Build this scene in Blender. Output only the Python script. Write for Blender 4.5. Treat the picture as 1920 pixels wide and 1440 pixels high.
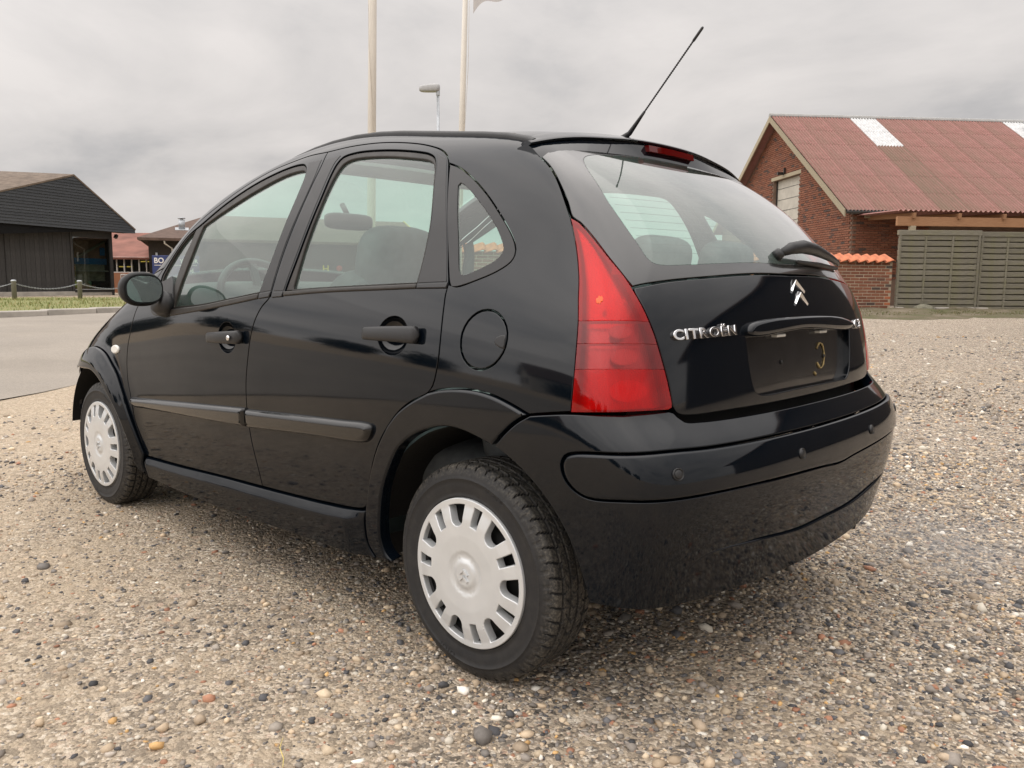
import bpy, bmesh, math, random
import numpy as np
from mathutils import Vector, Matrix
from mathutils.geometry import delaunay_2d_cdt

# ------------------------------------------------------------------ camera
# world: origin on the ground under the car's rear axle, +X towards the car's nose, +Y to its left, metres
scene = bpy.context.scene
for o in list(bpy.data.objects):
    bpy.data.objects.remove(o)
COL = scene.collection
CAM_POS = (-1.4717, 2.1868, 1.0386)
YAW, PITCH, ROLL, FPX = -0.8208, -0.1234, 0.0078, 1520.97
cam = bpy.data.cameras.new('camera')
cam.sensor_width = 36.0
cam.lens = FPX / 1920 * 36.0
cam.clip_start = 0.05
cam.clip_end = 2000
cam_o = bpy.data.objects.new('camera', cam)
COL.objects.link(cam_o)
fwd = Vector((math.cos(YAW) * math.cos(PITCH), math.sin(YAW) * math.cos(PITCH), math.sin(PITCH)))
rgt = fwd.cross(Vector((0, 0, 1))).normalized()
upv = rgt.cross(fwd)
r2 = rgt * math.cos(ROLL) + upv * math.sin(ROLL)
u2 = -rgt * math.sin(ROLL) + upv * math.cos(ROLL)
cam_o.matrix_world = Matrix(((r2.x, u2.x, -fwd.x, CAM_POS[0]), (r2.y, u2.y, -fwd.y, CAM_POS[1]), (r2.z, u2.z, -fwd.z, CAM_POS[2]), (0, 0, 0, 1)))
scene.camera = cam_o

# ------------------------------------------------------------------ sky, sun, exposure
SUN_EL, SUN_AZ = math.radians(72), math.radians(66)   # azimuth from +X towards +Y
world = bpy.data.worlds.new('World')
scene.world = world
world.use_nodes = True
nt = world.node_tree
nt.nodes.clear()
def wn(t, **k):
    n = nt.nodes.new(t)
    for a, b in k.items():
        setattr(n, a, b)
    return n
sky = wn('ShaderNodeTexSky', sky_type='NISHITA', sun_disc=False, sun_elevation=SUN_EL, sun_rotation=math.pi / 2 - SUN_AZ)
sky.air_density = 1.0
sky.dust_density = 3.0
bg1 = wn('ShaderNodeBackground'); bg1.inputs[1].default_value = 0.06
nt.links.new(sky.outputs[0], bg1.inputs[0])
tc = wn('ShaderNodeTexCoord')
sep = wn('ShaderNodeSeparateXYZ'); nt.links.new(tc.outputs['Generated'], sep.inputs[0])
def wm(op, a, b=None):
    n = wn('ShaderNodeMath', operation=op)
    for i, q in enumerate((a, b)):
        if q is None: continue
        if isinstance(q, (int, float)): n.inputs[i].default_value = q
        else: nt.links.new(q, n.inputs[i])
    return n.outputs[0]
zz = wm('ADD', wm('MAXIMUM', sep.outputs[2], 0.0), 0.22)
cmb = wn('ShaderNodeCombineXYZ')
nt.links.new(wm('DIVIDE', sep.outputs[0], zz), cmb.inputs[0])
nt.links.new(wm('DIVIDE', sep.outputs[1], zz), cmb.inputs[1])
noi = wn('ShaderNodeTexNoise'); noi.inputs['Scale'].default_value = 1.25; noi.inputs['Detail'].default_value = 7; noi.inputs['Roughness'].default_value = 0.56; noi.inputs['Distortion'].default_value = 0.35
nt.links.new(cmb.outputs[0], noi.inputs['Vector'])
ramp = wn('ShaderNodeValToRGB')
e = ramp.color_ramp.elements
e[0].position = 0.32; e[0].color = (0.545, 0.532, 0.532, 1)
e[1].position = 0.64; e[1].color = (0.835, 0.79, 0.762, 1)
m = ramp.color_ramp.elements.new(0.47); m.color = (0.715, 0.682, 0.663, 1)
nt.links.new(noi.outputs[0], ramp.inputs[0])
# an overcast sky is brighter overhead than at the horizon
zc = wm('MAXIMUM', sep.outputs[2], 0.0)
dot = wn('ShaderNodeVectorMath', operation='DOT_PRODUCT'); nt.links.new(tc.outputs['Generated'], dot.inputs[0])
dot.inputs[1].default_value = Vector((math.cos(SUN_AZ), math.sin(SUN_AZ), .75)).normalized()
# plus an added glow low on the sun's side, lifting reflections in the paint
glow = wm('POWER', wm('MAXIMUM', dot.outputs['Value'], 0.0), 2.0)
zen = wm('ADD', wm('ADD', 0.90, wm('MULTIPLY', wm('POWER', zc, 2.2), 2.6)), wm('MULTIPLY', glow, 1.5))
bg2 = wn('ShaderNodeBackground')
nt.links.new(ramp.outputs[0], bg2.inputs[0]); nt.links.new(zen, bg2.inputs[1])
mixw = wn('ShaderNodeMixShader'); mixw.inputs[0].default_value = 0.93
nt.links.new(bg1.outputs[0], mixw.inputs[1]); nt.links.new(bg2.outputs[0], mixw.inputs[2])
wo = wn('ShaderNodeOutputWorld'); nt.links.new(mixw.outputs[0], wo.inputs[0])

sun = bpy.data.lights.new('sun', 'SUN')
sun.energy = 0.6; sun.angle = math.radians(120); sun.color = (1.0, 0.96, 0.90)
sun_o = bpy.data.objects.new('sun', sun); COL.objects.link(sun_o)
sd = Vector((math.cos(SUN_EL) * math.cos(SUN_AZ), math.cos(SUN_EL) * math.sin(SUN_AZ), math.sin(SUN_EL)))
sun_o.rotation_euler = sd.to_track_quat('Z', 'Y').to_euler()
sun_o.location = (0, 0, 30)

vs = scene.view_settings
vs.view_transform = 'Standard'; vs.look = 'None'; vs.exposure = 0.0; vs.gamma = 1.0; vs.use_curve_mapping = False
scene.cycles.max_bounces = 10
scene.cycles.transparent_max_bounces = 24
scene.cycles.glossy_bounces = 5
scene.cycles.caustics_reflective = False
scene.cycles.caustics_refractive = False
scene.cycles.use_denoising = True

rnd = random.Random(7)
NR = np.random.RandomState(11)

# ------------------------------------------------------------------ object helpers
def put(name, mesh, mat=None, parent=None, loc=None, rot=None, scale=None):
    o = bpy.data.objects.new(name, mesh)
    COL.objects.link(o)
    if mat is not None and mesh is not None and not mesh.materials:
        mesh.materials.append(mat)
    if parent is not None: o.parent = parent
    if loc is not None: o.location = loc
    if rot is not None: o.rotation_euler = rot
    if scale is not None: o.scale = scale
    return o
def thing(name, label, cat, loc=(0, 0, 0), rz=0.0, group=None):
    o = bpy.data.objects.new(name, None); COL.objects.link(o)
    o.location = loc; o.rotation_euler = (0, 0, rz)
    o.empty_display_size = 0.2
    return tag(o, label, cat, group)
def tag(o, label=None, cat=None, group=None, kind=None):
    if label: o['label'] = label
    if cat: o['category'] = cat
    if group: o['group'] = group
    if kind: o['kind'] = kind
    return o
def mesh_from(name, verts, faces, smooth=False):
    me = bpy.data.meshes.new(name)
    me.from_pydata([tuple(map(float, v)) for v in verts], [], [tuple(map(int, f)) for f in faces])
    if smooth:
        me.polygons.foreach_set('use_smooth', [True] * len(me.polygons))
    me.update()
    return me
def bm_mesh(name, bm, smooth=False):
    me = bpy.data.meshes.new(name)
    bmesh.ops.recalc_face_normals(bm, faces=bm.faces)
    bm.to_mesh(me); bm.free()
    if smooth: me.polygons.foreach_set('use_smooth', [True] * len(me.polygons))
    me.update()
    return me
def box_bm(bm, c, s, rot=None):
    m = Matrix.Translation(c)
    if rot is not None: m = m @ rot.to_4x4()
    m = m @ Matrix.Diagonal((s[0], s[1], s[2], 1))
    return bmesh.ops.create_cube(bm, size=1, matrix=m)['verts']
def box_mesh(name, s, bevel=0.0, seg=1, c=(0, 0, 0)):
    bm = bmesh.new(); box_bm(bm, c, s)
    if bevel: bmesh.ops.bevel(bm, geom=list(bm.edges), offset=bevel, segments=seg, affect='EDGES', profile=.5)
    return bm_mesh(name, bm)
def tube_mesh(name, pts, rad, n=10, smooth=True, cap=True):
    """tube through points; rad number or list"""
    P = [Vector(p) for p in pts]; k = len(P)
    rad = [rad] * k if isinstance(rad, (int, float)) else rad
    V = []; F = []
    prev = None
    for i in range(k):
        d = (P[min(i + 1, k - 1)] - P[max(i - 1, 0)]).normalized()
        a = prev - d * prev.dot(d) if prev is not None else d.orthogonal()
        a.normalize(); prev = a; b = d.cross(a)
        for j in range(n):
            t = 2 * math.pi * j / n
            V.append(P[i] + (a * math.cos(t) + b * math.sin(t)) * rad[i])
    for i in range(k - 1):
        for j in range(n):
            F.append((i * n + j, i * n + (j + 1) % n, (i + 1) * n + (j + 1) % n, (i + 1) * n + j))
    if cap:
        F.append(tuple(range(n))[::-1]); F.append(tuple((k - 1) * n + j for j in range(n)))
    return mesh_from(name, V, F, smooth)
def lathe_mesh(name, prof, n=48, axis='Y', smooth=True, close=False):
    """profile of (radius, height) turned about an axis"""
    V = []; F = []; k = len(prof)
    for r, h in prof:
        for j in range(n):
            t = 2 * math.pi * j / n
            c, s = r * math.cos(t), r * math.sin(t)
            V.append((c, h, s) if axis == 'Y' else (c, s, h))
    for i in range(k - 1 + (1 if close else 0)):
        for j in range(n):
            a, b = i * n + j, i * n + (j + 1) % n
            c, d = ((i + 1) % k) * n + (j + 1) % n, ((i + 1) % k) * n + j
            F.append((a, d, c, b) if axis == 'Y' else (a, b, c, d))
    return mesh_from(name, V, F, smooth)

# ------------------------------------------------------------------ materials
class Mat:
    def __init__(s, name):
        s.m = bpy.data.materials.new(name); s.m.use_nodes = True
        s.t = s.m.node_tree; s.t.nodes.clear()
        s.out = s.n('ShaderNodeOutputMaterial')
    def n(s, t, ins=None, **k):
        x = s.t.nodes.new(t)
        for a, b in k.items(): setattr(x, a, b)
        for a, b in (ins or {}).items(): s.set(x.inputs[a], b)
        return x
    def set(s, sock, v):
        if isinstance(v, bpy.types.NodeSocket): s.t.links.new(v, sock)
        elif isinstance(v, bpy.types.Node): s.t.links.new(v.outputs[0], sock)
        else:
            if isinstance(v, (tuple, list)) and len(v) == 3 and sock.type == 'RGBA': v = (*v, 1)
            sock.default_value = v
    def coord(s, kind='Object', scale=None):
        c = s.n('ShaderNodeTexCoord').outputs[kind]
        if scale is None: return c
        return s.n('ShaderNodeMapping', {'Vector': c, 'Scale': scale}).outputs[0]
    def noise(s, vec, scale, detail=4, rough=.55, dist=0):
        return s.n('ShaderNodeTexNoise', {'Vector': vec, 'Scale': scale, 'Detail': detail, 'Roughness': rough, 'Distortion': dist}).outputs[0]
    def voro(s, vec, scale, out=0, feature='F1', rand=1.0):
        v = s.n('ShaderNodeTexVoronoi', {'Vector': vec, 'Scale': scale, 'Randomness': rand}, feature=feature)
        return v.outputs[out]
    def ramp(s, fac, stops):
        r = s.n('ShaderNodeValToRGB', {'Fac': fac}); el = r.color_ramp.elements
        while len(el) < len(stops): el.new(.5)
        for e, (p, c) in zip(el, stops):
            e.position = p; e.color = (*c, 1) if not isinstance(c, (int, float)) else (c, c, c, 1)
        return r.outputs[0]
    def math(s, op, a, b=None, clamp=False):
        x = s.n('ShaderNodeMath', operation=op, use_clamp=clamp); s.set(x.inputs[0], a)
        if b is not None: s.set(x.inputs[1], b)
        return x.outputs[0]
    def mix(s, fac, a, b, mode='MIX'):
        x = s.n('ShaderNodeMix', data_type='RGBA', blend_type=mode)
        s.set(x.inputs[0], fac); s.set(x.inputs[6], a); s.set(x.inputs[7], b)
        return x.outputs[2]
    def pane_ior(s, ior):
        # a thin pane reflects alike from both faces
        b = s.n('ShaderNodeNewGeometry').outputs['Backfacing']
        return s.math('ADD', ior, s.math('MULTIPLY', b, 1 / ior - ior))
    def bump(s, h, strength=.3, dist=.01):
        return s.n('ShaderNodeBump', {'Height': h, 'Strength': strength, 'Distance': dist}).outputs[0]
    def bsdf(s, **k):
        p = s.n('ShaderNodeBsdfPrincipled')
        for a, b in k.items(): s.set(p.inputs[a.replace('_', ' ')], b)
        return p
    def end(s, sh):
        s.t.links.new(sh.outputs[0] if isinstance(sh, bpy.types.Node) else sh, s.out.inputs[0]); return s.m
def plain(name, col, rough=.5, metal=0., coat=0., var=.12, scale=6., bump=0., bscale=60., spec=.5):
    """base colour with a little mottling and unevenness, so that nothing is perfectly flat"""
    M = Mat(name); c = M.coord()
    n = M.noise(c, scale, 5)
    lo = tuple(max(0, x * (1 - var)) for x in col); hi = tuple(min(1, x * (1 + var)) for x in col)
    colr = M.ramp(n, [(.3, lo), (.7, hi)])
    k = dict(Base_Color=colr, Roughness=M.math('ADD', rough - .06, M.math('MULTIPLY', M.noise(c, scale * 3, 3), .12)), Metallic=metal, Coat_Weight=coat, Coat_Roughness=.04, Specular_IOR_Level=spec)
    if bump: k['Normal'] = M.bump(M.noise(c, bscale, 3), bump, .003)
    return M.end(M.bsdf(**k))

# ------------------------------------------------------------------ shape of the car body
class Spl:
    """natural cubic spline with linear ends"""
    def __init__(s,pts):
        a=np.array(pts,float); x,y=a[:,0],a[:,1]; n=len(x); h=np.diff(x)
        A=np.eye(n);b=np.zeros(n)
        for i in range(1,n-1):
            A[i,i-1]=h[i-1];A[i,i]=2*(h[i-1]+h[i]);A[i,i+1]=h[i]
            b[i]=6*((y[i+1]-y[i])/h[i]-(y[i]-y[i-1])/h[i-1])
        s.x,s.y,s.h,s.m=x,y,h,np.linalg.solve(A,b)
        s.g=np.linspace(-1.2,3.8,10001); s.t=s.exact(s.g)
    def __call__(s,q): return np.interp(q,s.g,s.t)
    def exact(s,q):
        q=np.asarray(q,float); i=np.clip(np.searchsorted(s.x,q)-1,0,len(s.h)-1)
        x0=s.x[i];h=s.h[i];m0=s.m[i];m1=s.m[i+1];y0=s.y[i];y1=s.y[i+1]
        qc=np.clip(q,s.x[0],s.x[-1]); t=qc-x0;r=h-t
        val=m0*r**3/(6*h)+m1*t**3/(6*h)+(y0/h-m0*h/6)*r+(y1/h-m1*h/6)*t
        sl=np.where(q<s.x[0],(s.y[1]-s.y[0])/s.h[0]-s.h[0]*s.m[1]/6,(s.y[-1]-s.y[-2])/s.h[-1]+s.h[-1]*s.m[-2]/6)
        return val+sl*(q-qc)
# half width against height, amidships
SIDE=Spl([(.10,.7333),(.22,.768),(.35,.7945),(.5,.8105),(.65,.8165),(.8,.8155),(.92,.8055),(1.02,.782),(1.12,.7485),(1.22,.7125),(1.32,.6655),(1.42,.6118),(1.55,.5338)])
# lower body plan: narrowing to nose and tail
PLAN=Spl([(-0.7,0.0758),(-0.4,0.0364),(-0.1,0.0136),(0.3,0.0025),(0.8,0.0048),(1.4,0.0097),(2,0.0252),(2.5,0.0510),(2.9,0.1179),(3.3,0.1986)])
# greenhouse plan narrowing
PLANU=Spl([(-0.5,0.1452),(-0.2,0.0737),(0.1,0.0289),(0.4,0.0048),(0.8,-0.0104),(1.2,-0.0240),(1.6,-0.0063),(2,0.0493),(2.6,0.1027)])
# roof / screen / bonnet centre line
TOP=Spl([(-0.3,1.4272),(-0.1,1.4720),(0.1,1.4990),(0.4,1.5270),(0.75,1.5570),(1.05,1.5394),(1.35,1.4716),(1.65,1.3603),(1.95,1.1909),(2.2,1.0795),(2.5,0.9709),(2.8,0.8600),(3.05,0.7736),(3.3,0.6435)])
CROWN=Spl([(-.3,.20),(.2,.16),(.8,.12),(1.4,.12),(2.0,.16),(2.6,.22),(3.2,.30)])
# rear centre profile: u against height
REAR=Spl([(0.3,-0.5488),(0.55,-0.5511),(0.75,-0.5445),(0.9,-0.5316),(1.015,-0.5080),(1.1,-0.4596),(1.2,-0.3728),(1.3,-0.2608),(1.4,-0.1112),(1.5,0.0465)])
REARV=Spl([(0.5,0.1022),(0.75,0.0810),(0.95,0.1287),(1.1,0.1762),(1.4,0.1244)])
def smax(a,b,k):
    m=np.maximum(a,b); return m+k*np.log(np.exp((a-m)/k)+np.exp((b-m)/k))
def body_f(P):
    u=P[...,0];v=np.abs(P[...,1]);w=P[...,2]
    up=1/(1+np.exp(-(w-1.02)/.09))
    S=SIDE(w)-PLAN(u)*(1-up)-PLANU(u)*up
    d=np.hypot(u-2.46,w-.29)
    S=S+.036*np.exp(-((d-.36)/.085)**2)
    fs=(v-S)
    T=TOP(u)-CROWN(u)*v**2-.10*v**4
    ft=(w-T)*.93
    R=REAR(w)+REARV(w)*v**2+.12*v**4
    fr=(R-u)*.92
    F=3.235-.32*v**2-.5*np.maximum(w-.55,0)**2
    ff=u-F
    f=smax(smax(fs,ft,.030),fr,.028)
    return smax(f,ff,.05)
def cast(O,D,f=body_f,t0=.3,t1=9.,n=500):
    """first hit of rays; returns t (nan if none) and min f"""
    ts=np.linspace(t0,t1,n)
    O=np.broadcast_to(O,D.shape)
    F=f(O[:,None,:]+ts[None,:,None]*D[:,None,:])
    neg=F<0; hit=neg.any(1); i=np.argmax(neg,1)
    a=ts[np.maximum(i-1,0)];b=ts[i]
    fa=f(O+a[:,None]*D);fb=f(O+b[:,None]*D)
    for _ in range(11):          # regula falsi (Illinois)
        den=fb-fa; m=np.where(np.abs(den)>1e-14,b-fb*(b-a)/np.where(np.abs(den)>1e-14,den,1),b)
        g=f(O+m[:,None]*D); pos=g>0
        fb=np.where(pos,fb*.5,g); fa=np.where(pos,g,fa*.5)
        a=np.where(pos,m,a); b=np.where(pos,b,m)
    return np.where(hit,m,np.nan),F.min(1),ts[F.argmin(1)]
# rear bumper skin
BSIDE=Spl([(0.1,0.6995),(0.2,0.7645),(0.32,0.7992),(0.45,0.8169),(0.6,0.8288),(0.72,0.8256),(0.82,0.8128)])
BREAR=Spl([(0.1,-0.4904),(0.2,-0.5602),(0.32,-0.5994),(0.45,-0.6320),(0.58,-0.6515),(0.68,-0.6234),(0.76,-0.5583),(0.85,-0.5432)])
BPLAN=Spl([(-0.7,0.0880),(-0.45,0.0491),(-0.2,0.0148),(0.1,0.0002),(0.4,0.0019)])
BREARV=Spl([(0.1,0.0982),(0.5,0.0827),(0.8,0.1150)])
def bumper_f(P):
    u=P[...,0];v=np.abs(P[...,1]);w=P[...,2]
    fs=v-(BSIDE(w)-BPLAN(u))
    fr=(BREAR(w)+BREARV(w)*v**2+.18*v**4-u)*.95
    return smax(fs,fr,.035)

# ------------------------------------------------------------------ curved sheet-metal panels
def unit(a):
    return a / np.maximum(np.linalg.norm(a, axis=-1, keepdims=True), 1e-12)
def grad(f, P, h=1.5e-3):
    g = np.zeros_like(P)
    for i in range(3):
        d = np.zeros(3); d[i] = h
        g[:, i] = f(P + d) - f(P - d)
    return unit(g)
def smooth_loop(pts, step):
    """closed curve through points (4th value 1 marks a corner): Catmull-Rom between corners, resampled"""
    P = [np.array(p[:3], float) for p in pts]; C = [len(p) > 3 and p[3] == 1 for p in pts]; n = len(P); out = []
    for i in range(n):
        p0, p1, p2, p3 = P[i - 1], P[i], P[(i + 1) % n], P[(i + 2) % n]
        if C[i]: p0 = 2 * p1 - p2
        if C[(i + 1) % n]: p3 = 2 * p2 - p1
        L = np.linalg.norm(p2 - p1); k = max(1, int(round(L / step)))
        # centripetal-like tangents
        d0 = max(np.linalg.norm(p1 - p0), 1e-6) ** .5; d1 = max(L, 1e-6) ** .5; d2 = max(np.linalg.norm(p3 - p2), 1e-6) ** .5
        m1 = ((p1 - p0) / d0 - (p2 - p0) / (d0 + d1) + (p2 - p1) / d1) * d1
        m2 = ((p2 - p1) / d1 - (p3 - p1) / (d1 + d2) + (p3 - p2) / d2) * d1
        for j in range(k):
            t = j / k
            out.append((2*t**3-3*t*t+1)*p1 + (t**3-2*t*t+t)*m1 + (-2*t**3+3*t*t)*p2 + (t**3-t*t)*m2)
    return np.array(out)
def inside(poly, q):
    x, y = q[:, 0], q[:, 1]; r = np.zeros(len(q), bool); n = len(poly)
    for i in range(n):
        x0, y0 = poly[i - 1]; x1, y1 = poly[i]
        c = (y0 > y) != (y1 > y)
        if c.any():
            with np.errstate(divide='ignore', invalid='ignore'):
                r ^= c & (x < (x1 - x0) * (y - y0) / (y1 - y0) + x0)
    return r
def area2(p):
    return .5 * np.sum(p[:, 0] * np.roll(p[:, 1], -1) - np.roll(p[:, 0], -1) * p[:, 1])
def loop_normals(p):
    """outward 2-D normals of a counter-clockwise loop, with limited mitre"""
    e = np.roll(p, -1, 0) - p; e = e / np.maximum(np.linalg.norm(e, axis=1, keepdims=True), 1e-9)
    n1 = np.stack([e[:, 1], -e[:, 0]], 1); n0 = np.roll(n1, 1, 0)
    m = n0 + n1; L = np.maximum(np.linalg.norm(m, axis=1, keepdims=True), .5); m = m / L
    return m / np.maximum((m * n1).sum(1, keepdims=True), .6)
def dist_loop(p, q):
    """distance of points q to the loop p"""
    d = np.full(len(q), 1e9)
    for i in range(len(p)):
        a = p[i - 1]; b = p[i]; ab = b - a; t = np.clip(((q - a) @ ab) / max(ab @ ab, 1e-12), 0, 1)
        d = np.minimum(d, np.linalg.norm(q - a - t[:, None] * ab, axis=1))
    return d
def sheet(name, loops, to3d, h=.02, gap=.004, bevel=.0018, nb=2, depth=.012, shape=None, crease=None):
    """sheet over a 2-D outline (loops[0]) with holes (loops[1:]); to3d maps 2-D points to points and normals.
    Its rim turns over with a small radius and runs inwards by depth. shape(d) adds height by distance from rim"""
    L = []
    for i, p in enumerate(loops):
        p = np.asarray(p, float)
        if (area2(p) > 0) != (i == 0): p = p[::-1]
        L.append(p)
    N = [loop_normals(p) for p in L]
    inner = [p - n * (gap / 2 + bevel) for p, n in zip(L, N)]
    lo = inner[0].min(0); hi = inner[0].max(0)
    gx, gy = np.meshgrid(np.arange(lo[0], hi[0], h), np.arange(lo[1], hi[1], h * .866))
    gx = gx + (np.arange(gx.shape[0]) % 2)[:, None] * h * .5
    g = np.stack([gx.ravel(), gy.ravel()], 1)
    ok = inside(inner[0], g)
    for p in inner[1:]: ok &= ~inside(p, g)
    g = g[ok]
    ins = [inner[0] - N[0] * crease] if crease else []
    if len(g):
        ok = np.ones(len(g), bool)
        for p in inner + ins: ok &= dist_loop(p, g) > h * .55
        g = g[ok]
    pts = np.concatenate(inner + ins + [g]); edges = []; s = 0
    for p in inner + ins:
        k = len(p); edges += [(s + i, s + (i + 1) % k) for i in range(k)]; s += k
    vo, _, fo, _, _, _ = delaunay_2d_cdt([Vector((float(a), float(b))) for a, b in pts], edges, [], 0, 1e-7)
    V2 = np.array([(v.x, v.y) for v in vo]); F = np.array([tuple(f) for f in fo])
    cen = V2[F].mean(1); ok = inside(inner[0], cen)
    for p in inner[1:]: ok &= ~inside(p, cen)
    F = F[ok]
    P3, N3 = to3d(V2)
    if shape is not None:
        d = np.full(len(V2), 1e9)
        for p in inner: d = np.minimum(d, dist_loop(p, V2))
        P3 = P3 + N3 * (shape(P3) if getattr(shape, 'p3', False) else shape(d))[:, None]
    verts = [P3]; norms = [N3]; faces = [tuple(f) for f in F]; cnt = len(P3)
    # rims
    for p, n in zip(L, N):
        k = len(p); rings = []
        for j in range(nb + 2):
            a = min(j, nb) / nb * math.pi / 2
            q = p - n * (gap / 2 + bevel * (1 - math.sin(a)))
            X, Nn = to3d(q)
            if j == 0: X2, _ = to3d(q + n * .002); lat = unit(X2 - X)
            drop = bevel * (1 - math.cos(a)) + (depth if j == nb + 1 else 0)
            if shape is not None: X = X + Nn * (shape(X)[:, None] if getattr(shape, 'p3', False) else float(shape(np.zeros(1))[0]))
            verts.append(X - Nn * drop); norms.append(unit(Nn * math.cos(a) + lat * math.sin(a)))
            rings.append(cnt); cnt += k
        for j in range(nb + 1):
            a0, b0 = rings[j], rings[j + 1]
            for i in range(k):
                i2 = (i + 1) % k
                faces.append((a0 + i, b0 + i, b0 + i2, a0 + i2))
    V = np.concatenate(verts); NN = np.concatenate(norms)
    me = mesh_from(name, V, faces, True)
    # orient triangles like their normals
    flip = False
    if len(F):
        t = V[F]; nn = np.cross(t[:, 1] - t[:, 0], t[:, 2] - t[:, 0]); flip = (nn * NN[F].mean(1)).sum() < 0
    if flip: me.flip_normals()
    if shape is None: me.normals_split_custom_set_from_vertices([tuple(x) for x in NN])
    elif not getattr(shape, 'p3', False): me.set_sharp_from_angle(angle=math.radians(28))
    return me
def frame_for(n):
    n = np.array(n, float); n = n / np.linalg.norm(n)
    a = np.cross([0, 0, 1.], n)
    if np.linalg.norm(a) < .2: a = np.cross([1., 0, 0], n)
    a = a / np.linalg.norm(a); b = np.cross(n, a)
    return n, a, b
def surf_map(f, n, origin, off=0., reach=.6):
    """maps plane points (a, b) onto the surface f = 0 along direction n"""
    n, a, b = frame_for(n); o = np.array(origin, float)
    def to3d(q):
        base = o + q[:, :1] * a + q[:, 1:2] * b + n * reach
        t, _, tm = cast(base, np.broadcast_to(-n, base.shape), f, 0.0, 2 * reach, 40)
        t = np.where(np.isnan(t), tm, t)
        X = base - n * t[:, None]
        N = grad(f, X)
        return X + N * off, N
    def to2d(X):
        d = np.asarray(X)[:, :3] - o
        return np.stack([d @ a, d @ b], 1)
    return to2d, to3d
def mm(pts, mirror=False):
    return [[p[0] / 1000., (-p[1] if mirror else p[1]) / 1000., p[2] / 1000.] + p[3:] for p in pts]
def panel(name, outline, f, n, mat, parent, holes=(), off=0., step=.012, h=.022, gap=.004, bevel=.0018, nb=2, depth=.012, shape=None, smooth=True, crease=None):
    pts = np.array([p[:3] for p in outline]); o = pts.mean(0)
    to2d, to3d = surf_map(f, n, o, off)
    loops = [to2d(smooth_loop(q, step) if smooth else np.array([p[:3] for p in q], float)) for q in [outline] + list(holes)]
    me = sheet(name, loops, to3d, h, gap, bevel, nb, depth, shape, crease)
    return put(name, me, mat, parent)

# ------------------------------------------------------------------ car materials
def make_paint():
    M = Mat('black_paint'); c = M.coord()
    dust = M.noise(c, 9, 6, .6)
    fine = M.noise(c, 240, 3, .6)
    d = M.math('MULTIPLY', M.ramp(dust, [(.42, 0), (.75, 1)]), M.ramp(fine, [(.45, 0), (.7, 1)]))
    spk = M.ramp(M.voro(c, 420), [(.05, 1), (.13, 0)])
    d = M.math('ADD', M.math('MULTIPLY', d, .014), M.math('MULTIPLY', M.math('MULTIPLY', spk, M.ramp(M.noise(c, 14, 4), [(.5, 0), (.75, 1)])), .05))
    # coat weight drops low on the body, painting the ground's reflection darker
    zc_ = M.n('ShaderNodeSeparateXYZ', {0: c}).outputs[2]
    refl_mask = M.ramp(M.math('ADD', zc_, M.math('MULTIPLY', M.math('SUBTRACT', M.noise(c, 6, 5, .6), .5), .25)), [(.28, .50), (.78, 1.)])
    col = M.mix(d, (.0022, .0040, .0068), (.22, .19, .16))
    p = M.bsdf(Base_Color=col, Roughness=.4, Specular_IOR_Level=.0, Coat_Weight=refl_mask, Coat_IOR=1.50,
               Coat_Roughness=M.math('ADD', .03, M.math('MULTIPLY', dust, .05)))
    s = M.noise(c, 1.6, 2, .4)
    p.inputs['Coat Normal'].default_value = (0, 0, 0)
    M.set(p.inputs['Coat Normal'], M.bump(s, .02, .02))
    return M.end(p)
PAINT = make_paint()
def make_dirty_paint():
    M = Mat('grimy_black_paint'); c = M.coord()
    a = M.noise(c, 5, 5, .6); b = M.noise(c, 55, 6, .75, .6); v = M.voro(c, 230)
    spk = M.math('MULTIPLY', M.ramp(b, [(.46, 0), (.68, 1)]), M.ramp(v, [(.15, 1), (.5, 0)]))
    d = M.math('MULTIPLY', M.math('ADD', M.math('MULTIPLY', spk, .10), M.math('MULTIPLY', M.ramp(a, [(.35, 0), (.8, 1)]), .02)), .6, True)
    col = M.mix(d, (.0035, .004, .0045), (.17, .145, .115))
    p = M.bsdf(Base_Color=col, Roughness=.4, Specular_IOR_Level=.35, Coat_Weight=.6, Coat_IOR=1.45, Coat_Roughness=M.math('ADD', .06, M.math('MULTIPLY', b, .14)))
    return M.end(p)
GRIME = make_dirty_paint()
STRIP = plain('painted_strip', (.003, .0035, .004), .25, coat=.8, var=.2, scale=30, spec=.2)
BLACKPL = plain('black_plastic', (.014, .014, .015), .42, var=.2, bump=.15, bscale=500)
TRIM = plain('satin_black_trim', (.016, .016, .017), .38, var=.15, bump=.05, bscale=400)
RUBBER = plain('rubber_seal', (.028, .025, .022), .55, var=.3, scale=20)
WELL = plain('wheel_well_liner', (.007, .0065, .006), .85, var=.4, bump=.4, bscale=90)
SILVER = plain('silver_paint', (.63, .645, .65), .30, .30, var=.05, scale=12, coat=.15)
CHROME = plain('chrome', (.82, .82, .83), .10, 1.0, var=.02)
RIM = plain('dark_steel_rim', (.03, .03, .03), .5, .6, var=.3)
HEADL = plain('headliner_fabric', (.42, .43, .41), .9, var=.08, bump=.2, bscale=400)
SEAT = plain('grey_seat_fabric', (.11, .12, .125), .95, var=.2, scale=30, bump=.3, bscale=500)
DASH = plain('dark_dashboard', (.03, .032, .034), .7, var=.15)
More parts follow.
